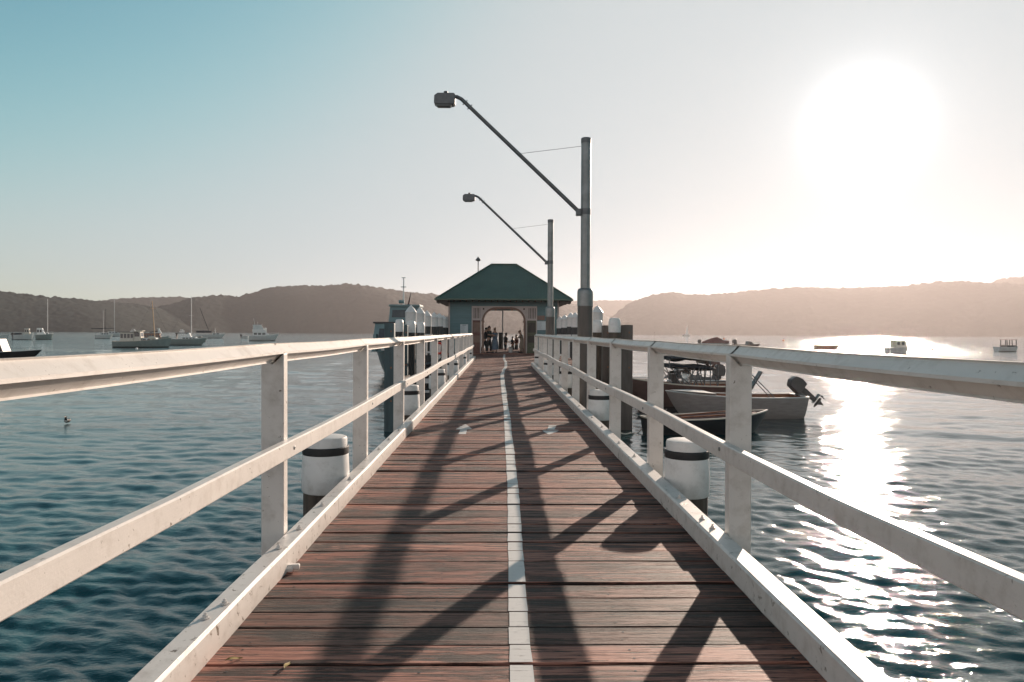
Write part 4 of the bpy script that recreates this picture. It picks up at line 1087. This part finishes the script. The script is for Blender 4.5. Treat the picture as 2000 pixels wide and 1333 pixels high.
# -- specks of boats along the far shore
for i, (px, py, s) in enumerate([(5, 645.5, 1.1), (110, 646.0, 1.3), (118, 646.5, .7), (131, 646.3, .9), (146, 646.5, .6), (172, 646.5, .9), (262, 648, .8), (356, 648.5, .7)]):
    p = at_z(px, py + 1.2); e = empty('distant_boat', (p.x, p.y, WATER_Z), random.uniform(-.4, .4), f'tiny white boat far off below the left hills, {["leftmost", "second", "third", "fourth", "fifth", "sixth", "seventh", "rightmost"][i]} from the left' , 'boat', 'tiny boats along the far shore')
    sh, hb_ = boat_hull(e, 'white', 13 * s, 4, 1.8, False, 'white', 'white', rise=.4, draft=.4, n=10, m_=5)
    house(e, -3.5 * s, 1 * s, 1.5, 1.8, 4.4, 'white', 'white', 1, .1, 1.5)
# -- right-hand far boats
G2 = 'boats moored in the sun glare on the right'
e, L = place('covered_boat', 1367, 1425, 680, 'small boat under a peaked dull red tarpaulin cover', 'boat', G2)
sh, hb_ = boat_hull(e, 'grey', L, 2.4, .9, False, 'grey', 'grey', rise=.3, draft=.3, rake=.12)
mb = MB(); T = [(-.42, 1.35, .55), (-.1, 2.1, 1.0), (.08, 2.35, 1.0), (.3, 1.6, .85), (.47, 1.55, .2)]
V = []; 
for u, z, w in T: V += [(u * L, -w * 1.15, .85 + .3 * max(0, u)), (u * L, -w * .55, z * .85), (u * L, 0, z), (u * L, w * .55, z * .85), (u * L, w * 1.15, .85 + .3 * max(0, u))]
mb.add(V, [(i*5+j, (i+1)*5+j, (i+1)*5+j+1, i*5+j+1) for i in range(4) for j in range(4)] + [(0,1,2,3,4), (24,23,22,21,20)]); mb.build('tarpaulin', 'canvas_red', e, smooth=True); outboard(e, -L / 2, 1.0, 20, 1.3)
e, L = place('runabout', 1434, 1485, 680.5, 'small dark runabout with outboard and low screen, right of the tarpaulined boat', 'boat', G2)
sh, hb_ = boat_hull(e, 'hull_brown', L, 2.1, .75, False, 'grey', 'cream', rise=.35, draft=.3, rake=.16); outboard(e, -L / 2 + .4, .9, 0, 1.7, 'motor')
mb = MB(); mb.prism([(-L * .02, .7), (L * .2, .85), (L * .1, 1.35), (L * .0, 1.45)], 'y', -.7, .7); mb.build('low_screen', 'glass', e, bevel=.06)
e, L = place('rowing_boat', 1592, 1640, 682, 'long low boat washed out in the sun glitter', 'boat', G2)
boat_hull(e, 'hull_brown', L, 1.6, .75, True, rise=.1, draft=.2, transom=.6)
e, L = place('cabin_boat', 1733, 1774, 690, 'stubby cabin boat in the brightest sun glitter', 'boat', G2)
sh, hb_ = boat_hull(e, 'grey', L, 2.2, .85, False, 'grey', 'cream', rise=.4, draft=.3, rake=.1)
house(e, -L * .22, L * .2, .8, .85, 2.1, 'cream', 'cream', 2, .1, .5)
e, L = place('cabin_boat', 1946, 1988, 687, 'small blue-grey cabin boat with open wheelhouse at the right edge', 'boat', G2)
sh, hb_ = boat_hull(e, 'grey', L, 2.1, .8, False, 'grey', 'grey', rise=.3, draft=.3, rake=.08, band='hull_dark', bandh=.1)
mb = MB()
for x in (-L * .15, L * .08, L * .27):
    for s in (-1, 1): mb.bar((x, s * .75, .8), (x - .05, s * .7, 2.15), .1, .1)
mb.box(-L * .15, L * .27, -.76, -.70, .8, 1.15); mb.box(-L * .15, L * .27, .70, .76, .8, 1.15); mb.build('wheelhouse', 'hull_dark', e)
mb = MB(); mb.box(-L * .2, L * .3, -.85, .85, 2.15, 2.24); mb.build('wheelhouse_roof', 'hull_brown', e, bevel=.03)
# sailing boat far out and channel post
p = at_z(1341, 657.2); e = empty('sailing_dinghy', (p.x, p.y, WATER_Z), .2, 'tiny white sail far out in front of the right-hand hills', 'sailing boat')
s_ = (p - CP).length / F_PX
boat_hull(e, 'white', 15 * s_, 3.5, 1.1, False, 'white', 'white', n=10, m_=5)
MB().prism([(-3 * s_, 2 * s_), (3.2 * s_, 2 * s_), (1.2 * s_, 21 * s_)], 'y', -.08, .08).build('sail', 'sail', e)
MB().tube([(1.4 * s_, 0, 0), (1.4 * s_, 0, 22 * s_)], .12, 6).build('mast', 'alumast', e)
p = at_z(1278, 657); e = empty('channel_marker', (p.x, p.y, WATER_Z), 0, 'thin channel marker post standing far out right of the columns', 'marker')
s_ = (p - CP).length / F_PX; MB().tube([(0, 0, -1), (0, 0, 8 * s_)], .25 * s_, 6).build('post', 'hull_dark', e); MB().box(-.5 * s_, .5 * s_, -.1, .1, 6.5 * s_, 8 * s_).build('top_mark', 'hull_dark', e)
for i, (px, py, l) in enumerate([(1414, 662, 'dark buoy far out above the tarpaulined boat'), (1610, 691, 'dark buoy just above the right railing below the long low boat'), (1821, 683, 'dark buoy between the two cabin boats on the right'), (267, 681, 'pale buoy at the waterline of the timber cruiser'), (1530, 665, 'dark buoy in the glitter above the runabout')]):
    p = at_z(px, py + 1); s_ = (p - CP).length / F_PX
    e = empty('mooring_buoy', (p.x, p.y, WATER_Z), 0, l, 'buoy', 'mooring buoys')
    MB().sphere((0, 0, .3 * s_), 2.1 * s_, n=14, m_=8).build('float', 'orange' if i != 3 else 'white', e, smooth=True); MB().tube([(0, 0, 1.8 * s_), (0, 0, 4.2 * s_)], .35 * s_, 6).build('pick_up_ring', 'black', e)

# -- near boats on the right
G3 = 'small boats tied up on the right of the jetty'
e, L = place('aluminium_dinghy', 1560, 1300, 816, 'ribbed aluminium dinghy with tilted outboard at its stern', 'dinghy', G3, dy=1)
sh, hb_ = boat_hull(e, 'alu', L, 1.9, .78, True, 'grey', 'grey', 'varnish', rise=.32, draft=.15, transom=.85, rake=.14, clink=.03, gun=.045, m_=12)
outboard(e, -L / 2 - .02, .90, 52, 1.08, 'motor')
mb = MB(); V = [(L * .18, -.82, .98), (L * .18, .82, .98), (L * .30, .70, 1.02), (L * .30, -.70, 1.02), (L * .475, 0, 1.06)]
mb.add(V + [(x, y, z - .05) for x, y, z in V], [(0, 1, 2, 4, 3), (5, 8, 9, 7, 6), (0, 5, 6, 1)]); mb.build('foredeck', 'white', e)
mb = MB(); mb.bar((-L * .08, .1, .75), (-L * .20, .1, 1.75), .32, .05); mb.bar((-L * .05, .1, .66), (-L * .18, .1, .70), .34, .06); mb.build('folded_seat', 'black', e)
pole_frame(e, [((-L * .05, .85, 1.8), (-L * .24, .85, .85)), ((-L * .06, .75, 1.66), (-L * .22, .75, .82))], 'galv_d', .018, 'stay_pole')
e, L = place('rowing_dinghy', 1262, 1498, 850, 'nearest low dinghy with dark hull, pale rim and red-brown inside', 'dinghy', G3, dy=-6)
sh, hb_ = boat_hull(e, 'hull_dark', L, 1.55, .50, True, 'grey', 'cream', 'hull_brown', rise=.42, draft=.15, transom=.62, rake=.12, gun=.05)
mb = MB(); mb.tube([(-L * .25, -.25, .56), (L * .2, -.5, .66)], .022, 6); mb.tube([(-L * .2, .3, .56), (L * .28, .1, .72)], .022, 6); mb.bar((L * .2, -.5, .66), (L * .33, -.52, .7), .1, .02); mb.build('oar', 'varnish', e)
e, L = place('bimini_boat', 1452, 1232, 792, 'brown-hulled boat with folded dark sun canopies on a tubular frame', 'boat', G3, dy=0)
sh, hb_ = boat_hull(e, 'hull_brown', L, 2.2, .85, True, 'grey', 'cream', 'varnish', rise=.40, draft=.2, transom=.85, rake=.12, gun=.06)
outboard(e, -L / 2 + .55, 1.0, 0, 1.0, 'black')
mb = MB(); mb.prism([(L * .02, .9), (L * .20, 1.05), (L * .06, 1.65), (L * .01, 1.62)], 'y', -.75, .75); mb.build('screen', 'screen', e)
mb = MB(); mb.box(L * .10, L * .13, -.7, -.4, 1.0, 1.5); mb.box(L * .11, L * .17, .1, .6, 1.0, 1.42); mb.build('console', 'black', e, bevel=.04)
def canopy(e, x0, x1, w, z, sag, name='canopy', bulge=.3):
    n = 10; V = []
    for i in range(n + 1):
        u = i / n; x = x0 + (x1 - x0) * u; t = .09 + bulge * math.sin(PI * min(1, u * 2.4)) if u < .42 else .09 + .06 * math.sin(PI * (u - .42) / .58)
        for k in range(12): a = 2 * PI * k / 12; V.append((x, w * math.cos(a), z + sag * u + t * math.sin(a)))
    mb = MB(); mb.add(V, [(i*12+k, i*12+(k+1)%12, (i+1)*12+(k+1)%12, (i+1)*12+k) for i in range(n) for k in range(12)] + [tuple(range(12)), tuple(n*12+k for k in range(12))])
    return mb.build(name, 'canvas', e, smooth=True)
dC = at_z(1340, 792).y
def loc_x(px): return -(at_y(px, 780, dC).x - e.location.x)      # bow points left: local +x is to the left
canopy(e, loc_x(1300), loc_x(1378), .95, at_y(1340, 699, dC).z - WATER_Z, .02, bulge=.10)
canopy(e, loc_x(1298), loc_x(1385), 1.0, at_y(1340, 714, dC).z - WATER_Z, -.12, 'lower_canopy', .03)
zt = at_y(1340, 716, dC).z - WATER_Z; zb_ = at_y(1340, 756, dC).z - WATER_Z
segs = []
for s in (-.95, .95):
    for a, b, za, zb2 in ((1296, 1350, zt, zb_ - .1), (1300, 1320, zt, zb_), (1308, 1330, zt, zb_), (1328, 1352, zt, zb_ + .1), (1350, 1362, zt - .2, zb_ - .1), (1360, 1338, zt, zb_), (1366, 1362, zt, zb_), (1376, 1390, zt, zb_), (1389, 1389, zt + .05, zb_), (1374, 1374, zt + .5, zb_), (1345, 1330, zt, zb_), (1353, 1342, zt, zb_)):
        segs.append(((loc_x(a), s, za), (loc_x(b), s, zb2)))
    segs += [((loc_x(1296), s, zt), (loc_x(1296), s, zt + .35)), ((loc_x(1366), s, zt + .45), (loc_x(1374), s, zt + .1))]
pole_frame(e, segs, 'galv_d', .022)
mb = MB(); mb.box(loc_x(1393), loc_x(1373), -.9, .9, zt + .12, zt + .3); mb.tube([(loc_x(1394), -.8, zt + .1), (loc_x(1395), -.8, zt + .5)], .03, 6); mb.tube([(loc_x(1372), .3, zt + .2), (loc_x(1384), .3, zt - .08)], .05, 6); mb.tube([(loc_x(1384), .3, zt - .05), (loc_x(1392), .3, zt + .12)], .05, 6); mb.build('rod_rack', 'hull_brown', e)
e, L = place('white_stripe_boat', 1440, 1215, 778, 'low brown boat with pale stripe, farthest of the tied-up boats', 'boat', G3, dy=0)
e.location.y += 1.5
sh, hb_ = boat_hull(e, 'hull_brown', L, 2.2, .78, False, 'hull_brown', 'white', rise=.18, draft=.2, transom=.85, rake=.1, gun=.06)
outboard(e, -L / 2 + .7, .95, 0, 1.15, 'motor')
for q in (-.825, .825): MB().box(-L * .3, -L * .05, q - .025, q + .025, .80, 1.0).build('side_rail', 'galv_d', e)
# mooring ropes by the right column
def rope(pts, label, r=.018):
    mb = MB(); P = []
    for a, b in zip(pts, pts[1:]):
        a, b = Vector(a), Vector(b)
        for k in range(8): u = k / 8; q = a.lerp(b, u); q.z -= .18 * math.sin(PI * u); P.append(q)
    P.append(Vector(pts[-1])); mb.tube(P, r, 6); o = mb.build('mooring_rope', 'rope', smooth=True); tag(o, label, 'rope')
a = at_y(1190, 822, 22); b = at_y(1232, 846, 23); c = at_y(1262, 822, 23.6)
rope([a, b, c], 'pale mooring rope sagging from the right column to the nearest dinghy')

a = at_z(1302, 800, -1.0); rope([(3.95, 24.5, -.9), (5.2, 26.3, -1.55), (a.x, a.y, -1.0)], 'pale mooring line from the outer column to the bow of the aluminium dinghy', .014)
# ------------------------------------------------------------------ ferry at the left berth
fy = 50.5
fe = empty('ferry', (-6.95, fy + 8, WATER_Z), -PI / 2, 'blue-green ferry with raised wheelhouse lying behind the left piles', 'ferry')
FL = 16.0
sh, hb_ = boat_hull(fe, 'navy', FL, 4.6, 1.75, False, 'grey', 'white', rise=.12, draft=.6, transom=.85, rake=.05, full=.3, gun=.22, maxb=.6)
M['ferry'] = plain('ferry_cabin_paint', (.13, .22, .23), .4, var=.12, scale=1.5, bmp=.04)
house(fe, -FL * .42, FL * .36, 2.05, 1.75, 3.75, 'ferry', 'hull_dark', 7, .1, .55, (.22, .82), .12, 'saloon')
house(fe, FL * .12, FL * .26, 1.15, 3.88, 5.0, 'ferry', 'ferry', 2, .15, .2, (.3, .8), .16, 'wheelhouse')
mb = MB()
for s in (-1, 1): mb.box(FL * .36 + .3, FL * .42, s * 1.75 - .12, s * 1.75 + .12, 1.8, 3.0)
mb.build('bulwark_post', 'ferry', fe, bevel=.04)
mb = MB(); mb.sphere((FL * .34, 2.0, 4.05), .22, .22, .34, 12, 8); mb.build('life_raft', 'ferry', fe, smooth=True)
wx = FL * .18
mm_ = at_y(788, 543, fy + 5); my_ = (mm_.x + 6.95)
MB().tube([(wx, my_, 5.1), (wx, my_, mm_.z - WATER_Z)], [.06, .04], 8).build('mast', 'white', fe, smooth=True)
mb = MB(); mb.tube([(wx, my_ - .35, 5.42), (wx, my_ + .05, 5.42)], .14, 10); mb.box(wx - .1, wx + .1, my_ - .2, my_ + .2, 6.5, 6.55); mb.box(wx - .06, wx + .06, my_ - .15, my_ + .15, 7.2, 7.24); mb.build('mast_fitting', 'ferry', fe)
fa = at_y(799, 585, fy + 6)
fl_ = empty('flag', (fa.x, fa.y, fa.z), 0, 'dark red flag drooping from a short staff on the ferry', 'flag')
MB().tube([(-.12, 0, -1.0), (.14, 0, .5)], .02, 6).build('staff', 'galv_d', fl_)
mb = MB(); V = []
for i in range(9):
    u = i / 8
    for j in range(4): V.append((-.10 + .24 * u - .16 * (j / 3) * (1 - u) ** .6 - .0, .05 * math.sin(j * 2 + u * 5), -.9 + 1.3 * u))
mb.add(V, [(i*4+j, i*4+j+1, (i+1)*4+j+1, (i+1)*4+j) for i in range(8) for j in range(3)]); mb.build('cloth', 'cl_maroon', fl_, smooth=True)

# ------------------------------------------------------------------ people by the doorway
def skin_mesh(name, verts, edges, radii, mat, parent, extra=None, sub=1):
    me = bpy.data.meshes.new(name); me.from_pydata(verts, edges, [])
    o = bpy.data.objects.new(name, me); C.objects.link(o)
    md = o.modifiers.new('skin', 'SKIN'); md.use_smooth_shade = True
    sv = me.skin_vertices
    if len(sv) == 0:
        bm = bmesh.new(); bm.from_mesh(me); bm.verts.layers.skin.verify(); bm.to_mesh(me); bm.free(); sv = me.skin_vertices
    k_ = 1.16 if mat == 'skin' else 1.3
    for i, r in enumerate(radii): sv[0].data[i].radius = (r * k_, r * k_) if not hasattr(r, '__len__') else (r[0] * k_, r[1] * k_)
    sv[0].data[0].use_root = True
    s2 = o.modifiers.new('sub', 'SUBSURF'); s2.levels = sub; s2.render_levels = sub
    dg = bpy.context.evaluated_depsgraph_get(); ev = o.evaluated_get(dg)
    m2 = bpy.data.meshes.new_from_object(ev)
    bpy.data.objects.remove(o)
    if extra is not None:
        bm = bmesh.new(); bm.from_mesh(m2)
        m3 = bpy.data.meshes.new('x'); m3.from_pydata(extra.v, [], extra.f); bm.from_mesh(m3); bm.to_mesh(m2); bm.free()
    m2.name = name; m2.materials.clear(); m2.materials.append(M[mat]); m2.shade_smooth()
    ob = bpy.data.objects.new(name, m2); C.objects.link(ob); ob.parent = parent; return ob
def person(x, y, z, face, h, label, top='cl_dark', bottom='cl_navy', hair='hair', arms=((.2, .3), (.2, .3)), stride=.1, dress=False, hat=False, bun=False, sit=False, lean=0.0, long_coat=False, group='people standing by the pavilion doorway'):
    """face: heading in radians (0 looks to +x). arms: per side (shoulder swing forward, elbow bend) in radians"""
    e = empty('person', (x, y, z), face, label, 'person', group); s = h / 1.72
    hipz = .90 if not sit else .50
    def S(p): return (p[0] * s, p[1] * s, p[2] * s)
    sx = lambda zz: lean * (zz - hipz)
    V = [(0, 0, hipz), (sx(hipz + .14), 0, hipz + .14), (sx(hipz + .36), 0, hipz + .36), (sx(hipz + .52), 0, hipz + .52), (sx(hipz + .60) + .01, 0, hipz + .60), (sx(hipz + .70) + .03, 0, hipz + .69), (sx(hipz + .78) + .02, 0, hipz + .78)]
    E = [(i, i + 1) for i in range(6)]; Rr = [(.15, .105), (.125, .095), (.15, .105), (.075, .07), (.055, .055), (.078, .09), (.055, .065)]
    # nose
    V.append((sx(hipz + .70) + .135, 0, hipz + .69)); E.append((5, 7)); Rr.append((.014, .02))
    extra = MB(); hp = {}
    for si, sd_ in enumerate((-1, 1)):
        # legs
        b = len(V); f = stride * sd_
        if sit: pts = [(.0, .09 * sd_, hipz - .02), (.42, .12 * sd_, hipz - .02), (.45, .12 * sd_, .08), (.60, .13 * sd_, .03)]
        else: pts = [(0, .09 * sd_, hipz - .05), (f * .6 + .02, .10 * sd_, .48), (f, .10 * sd_, .08), (f + .16, .12 * sd_, .03)]
        V += pts; Rr += [.085, .056, .038, .032]; E += [(0, b), (b, b + 1), (b + 1, b + 2), (b + 2, b + 3)]
        # arms
        sw, el = arms[si]; b = len(V); shz = hipz + .47; shp = Vector((sx(shz), .175 * sd_, shz))
        ua = Vector((math.sin(sw), .10 * sd_, -math.cos(sw))).normalized() * .28; elb = shp + ua
        fa_ = Vector((math.sin(sw + el), -.05 * sd_, -math.cos(sw + el))).normalized() * .24; wr = elb + fa_
        pl = wr + fa_.normalized() * .07
        V += [tuple(shp), tuple(elb), tuple(wr), tuple(pl)]; Rr += [.052, .038, .026, (.035, .018)]; E += [(3, b), (b, b + 1), (b + 1, b + 2), (b + 2, b + 3)]
        d = fa_.normalized(); side = Vector((0, 1, 0)); nrm = d.cross(side).normalized()
        for k in range(4):
            o_ = (k - 1.5) * .019; ln = (.062, .072, .068, .052)[k]
            p0 = pl + side * o_ - d * .012; p1 = p0 + d * ln * .55; p2 = p1 + (d * .8 + nrm * .5) * ln * .5
            extra.tube([S(p0), S(p1), S(p2)], [.009 * s, .0085 * s, .007 * s], 6)
        p0 = wr + d * .03 - side * .02 * sd_; p1 = p0 - side * .028 * sd_ + d * .03; p2 = p1 + d * .03
        extra.tube([S(p0), S(p1), S(p2)], [.011 * s, .010 * s, .008 * s], 6)
        hp[sd_] = (shp, elb, wr)
    # ears and eyes as part of the body mesh
    hx, hz = sx(hipz + .70) + .03, hipz + .70
    for sd_ in (-1, 1):
        extra.sphere(S((hx - .0, .083 * sd_, hz)), .018 * s, .009 * s, .03 * s, 8, 5); extra.sphere(S((hx + .082, .032 * sd_, hz + .012)), .012 * s, .012 * s, .009 * s, 8, 5)
    extra.sphere(S((hx + .088, 0, hz - .055)), .012 * s, .026 * s, .007 * s, 8, 4)
    skin_mesh('body', [S(p) for p in V], E, [tuple(q * s for q in r) if hasattr(r, '__len__') else r * s for r in Rr], 'skin', e, extra)
    # top with sleeves
    TV = [(0, 0, hipz - .02), (sx(hipz + .14), 0, hipz + .14), (sx(hipz + .36), 0, hipz + .36), (sx(hipz + .5), 0, hipz + .50)]
    TR = [(.165, .125), (.145, .115), (.172, .125), (.105, .09)]; TE = [(0, 1), (1, 2), (2, 3)]
    for sd_ in (-1, 1):
        shp, elb, wr = hp[sd_]; b = len(TV); TV += [tuple(shp), tuple(shp.lerp(elb, .85))]; TR += [.066, .052]; TE += [(3, b), (b, b + 1)]
        if long_coat: TV.append(tuple(elb.lerp(wr, .9))); TR.append(.04); TE.append((b + 1, b + 2))
    skin_mesh('shirt' if not dress else 'bodice', [S(p) for p in TV], TE, [tuple(q * s for q in r) if hasattr(r, '__len__') else r * s for r in TR], top, e)
    if dress:
        MB().lathe([(r_ * s, z_ * s) for r_, z_ in ((.27, .22), (.25, .5), (.20, .8), (.155, .98), (.15, 1.05))], n=20, sx=.85, sy=1, wob=.12, seed=x).build('skirt', top, e, smooth=True)
    else:
        BV = [(0, 0, hipz + .05), (0, 0, hipz - .03)]; BR = [(.155, .12), (.16, .125)]; BE = [(0, 1)]
        for sd_ in (-1, 1):
            b = len(BV); f = stride * sd_
            if sit: pts = [(.03, .09 * sd_, hipz - .02), (.42, .12 * sd_, hipz - .02), (.45, .12 * sd_, .14)]
            else: pts = [(0, .09 * sd_, hipz - .08), (f * .6 + .02, .10 * sd_, .48), (f, .10 * sd_, .10)]
            BV += pts; BR += [.10, .074, .058]; BE += [(1, b), (b, b + 1), (b + 1, b + 2)]
        skin_mesh('trousers', [S(p) for p in BV], BE, [tuple(q * s for q in r) if hasattr(r, '__len__') else r * s for r in BR], bottom, e)
    if long_coat:
        MB().lathe([(r_ * s, z_ * s) for r_, z_ in ((.30, .35), (.25, .7), (.19, .98), (.17, 1.05))], n=20, sx=.8, sy=1, wob=.15, seed=x).build('coat_skirt', top, e, smooth=True)
    mb = MB(); mb.sphere(S((hx - .018, 0, hz + .028)), .096 * s, .088 * s, .10 * s, 14, 8)
    if bun: mb.sphere(S((hx - .06, 0, hz + .13)), .045 * s, .045 * s, .045 * s, 10, 6)
    mb.build('hair', hair, e, smooth=True)
    if hat:
        MB().lathe([(.15 * s, 0), (.155 * s, .008 * s), (.10 * s, .015 * s), (.095 * s, .09 * s), (.06 * s, .105 * s)], S((hx - .01, 0, hz + .05)), 16).build('hat', 'cl_dark', e, smooth=True)
    for sd_ in (-1, 1):
        f = stride * sd_; cx_, cy_ = (.53, .125 * sd_) if sit else (f + .075, .11 * sd_)
        MB().sphere(S((cx_, cy_, .035)), .14 * s, .05 * s, .05 * s, 12, 6).build('shoe', 'black', e, smooth=True)
    return e
def pp(px, y): return at_y(px, 650, y).x
person(pp(955, 49.2), 49.2, 0, -.3, 1.80, 'tall man in dark clothes standing with bent arms, second from the left in the doorway', 'cl_green', 'cl_dark', arms=((.35, 1.1), (.3, 1.2)))
person(pp(966.5, 49.6), 49.6, 0, PI * .7, 1.66, 'woman in long blue-grey dress with hair in a bun, left of the mast pile', 'cl_blue', 'cl_blue', hair='hair_lt', arms=((.15, .9), (.2, 1.0)), dress=True, bun=True, stride=.05)
e_ = person(pp(946, 49.0), 49.0, 0, -.1, 1.68, 'person in black leaning forward with bare arms at the left door jamb', 'cl_dark', 'cl_dark', arms=((1.0, .5), (1.1, .4)), lean=.18, stride=.16)
person(pp(987, 57.5), 57.5, -.35, PI * .15, 1.66, 'man in dark clothes and brimmed hat standing right of the mast pile', 'cl_dark', 'cl_navy', arms=((.1, .9), (.2, .8)), hat=True, lean=.08)
person(pp(1001.5, 58.5), 58.5, -.35, PI * .9, 1.40, 'shorter person in dark clothes with an arm held out, beside a person in maroon', 'cl_navy', 'cl_dark', arms=((.9, .7), (.3, .6)))
person(pp(1009, 58.2), 58.2, -.35, PI * .95, 1.55, 'person in a maroon top standing at the right side of the doorway', 'cl_maroon', 'cl_dark', arms=((.5, 1.0), (.3, .6)))
person(pp(1020, 50), 50, 0, PI * .98, 1.52, 'person in a long pale beige coat bent forward by the right door jamb', 'cl_beige', 'cl_beige', hair='hair_lt', arms=((.6, .6), (.5, .8)), lean=.25, long_coat=True)
# a little tub on the floor of the doorway
p = at_y(1000, 690, 50); e = empty('tub', (p.x - .1, 50, .006), 0, 'small white tub with dark lid on the floor of the doorway', 'tub')
MB().lathe([(.12, 0), (.15, .30), (.155, .31)], n=16).build('bin', 'white', e, smooth=True); MB().lathe([(.16, .312), (.16, .35), (.05, .37)], n=16).build('lid', 'black', e, smooth=True)

# ------------------------------------------------------------------ the bird on the water
p = at_z(131, 826)
e = empty('water_bird', (p.x, p.y, WATER_Z), R(-75), 'black and white water bird floating alone on the left', 'bird')
mb = MB(); V = []; prof = [(-.20, .01, .05), (-.15, .05, .06), (-.06, .085, .065), (.04, .085, .07), (.11, .06, .09), (.145, .042, .14), (.155, .034, .18), (.165, .036, .215), (.185, .032, .235), (.21, .014, .235)]
for x_, r_, z_ in prof:
    for k in range(12):
        a = 2 * PI * k / 12; V.append((x_ + (.4 * r_ * math.sin(a) if z_ > .1 else 0) * -1, r_ * math.cos(a), z_ + r_ * .85 * math.sin(a)))
mb.add(V, [(i*12+k, i*12+(k+1)%12, (i+1)*12+(k+1)%12, (i+1)*12+k) for i in range(len(prof)-1) for k in range(12)] + [tuple(range(12)), tuple((len(prof)-1)*12+k for k in range(12))])
mb.build('body', 'feather', e, smooth=True)
MB().prism([(-.18, .06), (-.31, .10), (-.30, .045), (-.17, .02)], 'y', -.03, .03).build('tail', 'feather', e, bevel=.008)
mb = MB(); mb.tube([(.205, 0, .235), (.235, 0, .23), (.27, 0, .222)], [.013, .009, .003], 8); mb.build('beak', 'beak', e, smooth=True)
mb = MB(); mb.sphere((.095, 0, .095), .06, .062, .06, 12, 8); mb.build('breast', 'feather_w', e, smooth=True)
for s in (-1, 1):
    MB().sphere((-.05, .065 * s, .085), .13, .03, .055, 14, 7).build('wing', 'feather', e, smooth=True)
# dry leaves on the deck
for i, (px, py, l) in enumerate([(440, 1292, 'yellowish dry leaf on the planks near the left kerb'), (555, 1308, 'curled dry leaf on the planks at the bottom of the photo')]):
    p = at_z(px, py, .006); mb = MB(); V = []
    for k in range(9):
        u = k / 8; w = .010 * math.sin(PI * u) ** .8 + .0005; V += [(u * .07, -w, .004 * math.sin(u * 5) + .004), (u * .07, 0, .002 + .004 * math.sin(u * 5)), (u * .07, w, .006 + .004 * math.sin(u * 5))]
    mb.add(V, [(3*k+j, 3*k+3+j, 3*k+4+j, 3*k+1+j) for k in range(8) for j in range(2)])
    o = mb.build('leaf', 'leaf', smooth=True); o.location = (p.x, p.y, .006); o.rotation_euler.z = .5 + i; tag(o, l, 'leaf')

# ------------------------------------------------------------------ haze: the air between here and the hills
m = bpy.data.materials.new('haze_air'); m.use_nodes = True; nt = m.node_tree
nt.nodes.remove(nt.nodes["Principled BSDF"])
vol = N(nt, "ShaderNodeVolumePrincipled"); vol.inputs['Color'].default_value = (.97, .89, .89, 1)
vol.inputs['Density'].default_value = .00011; vol.inputs['Anisotropy'].default_value = .59
nt.links.new(vol.outputs[0], nt.nodes["Material Output"].inputs['Volume'])
mb = MB(); mb.box(-3500, 3500, -3500, 3450, -6.5, 168)
o = mb.build('haze', m); tag(o, 'thin sunlit haze over the bay', None, None, 'stuff')
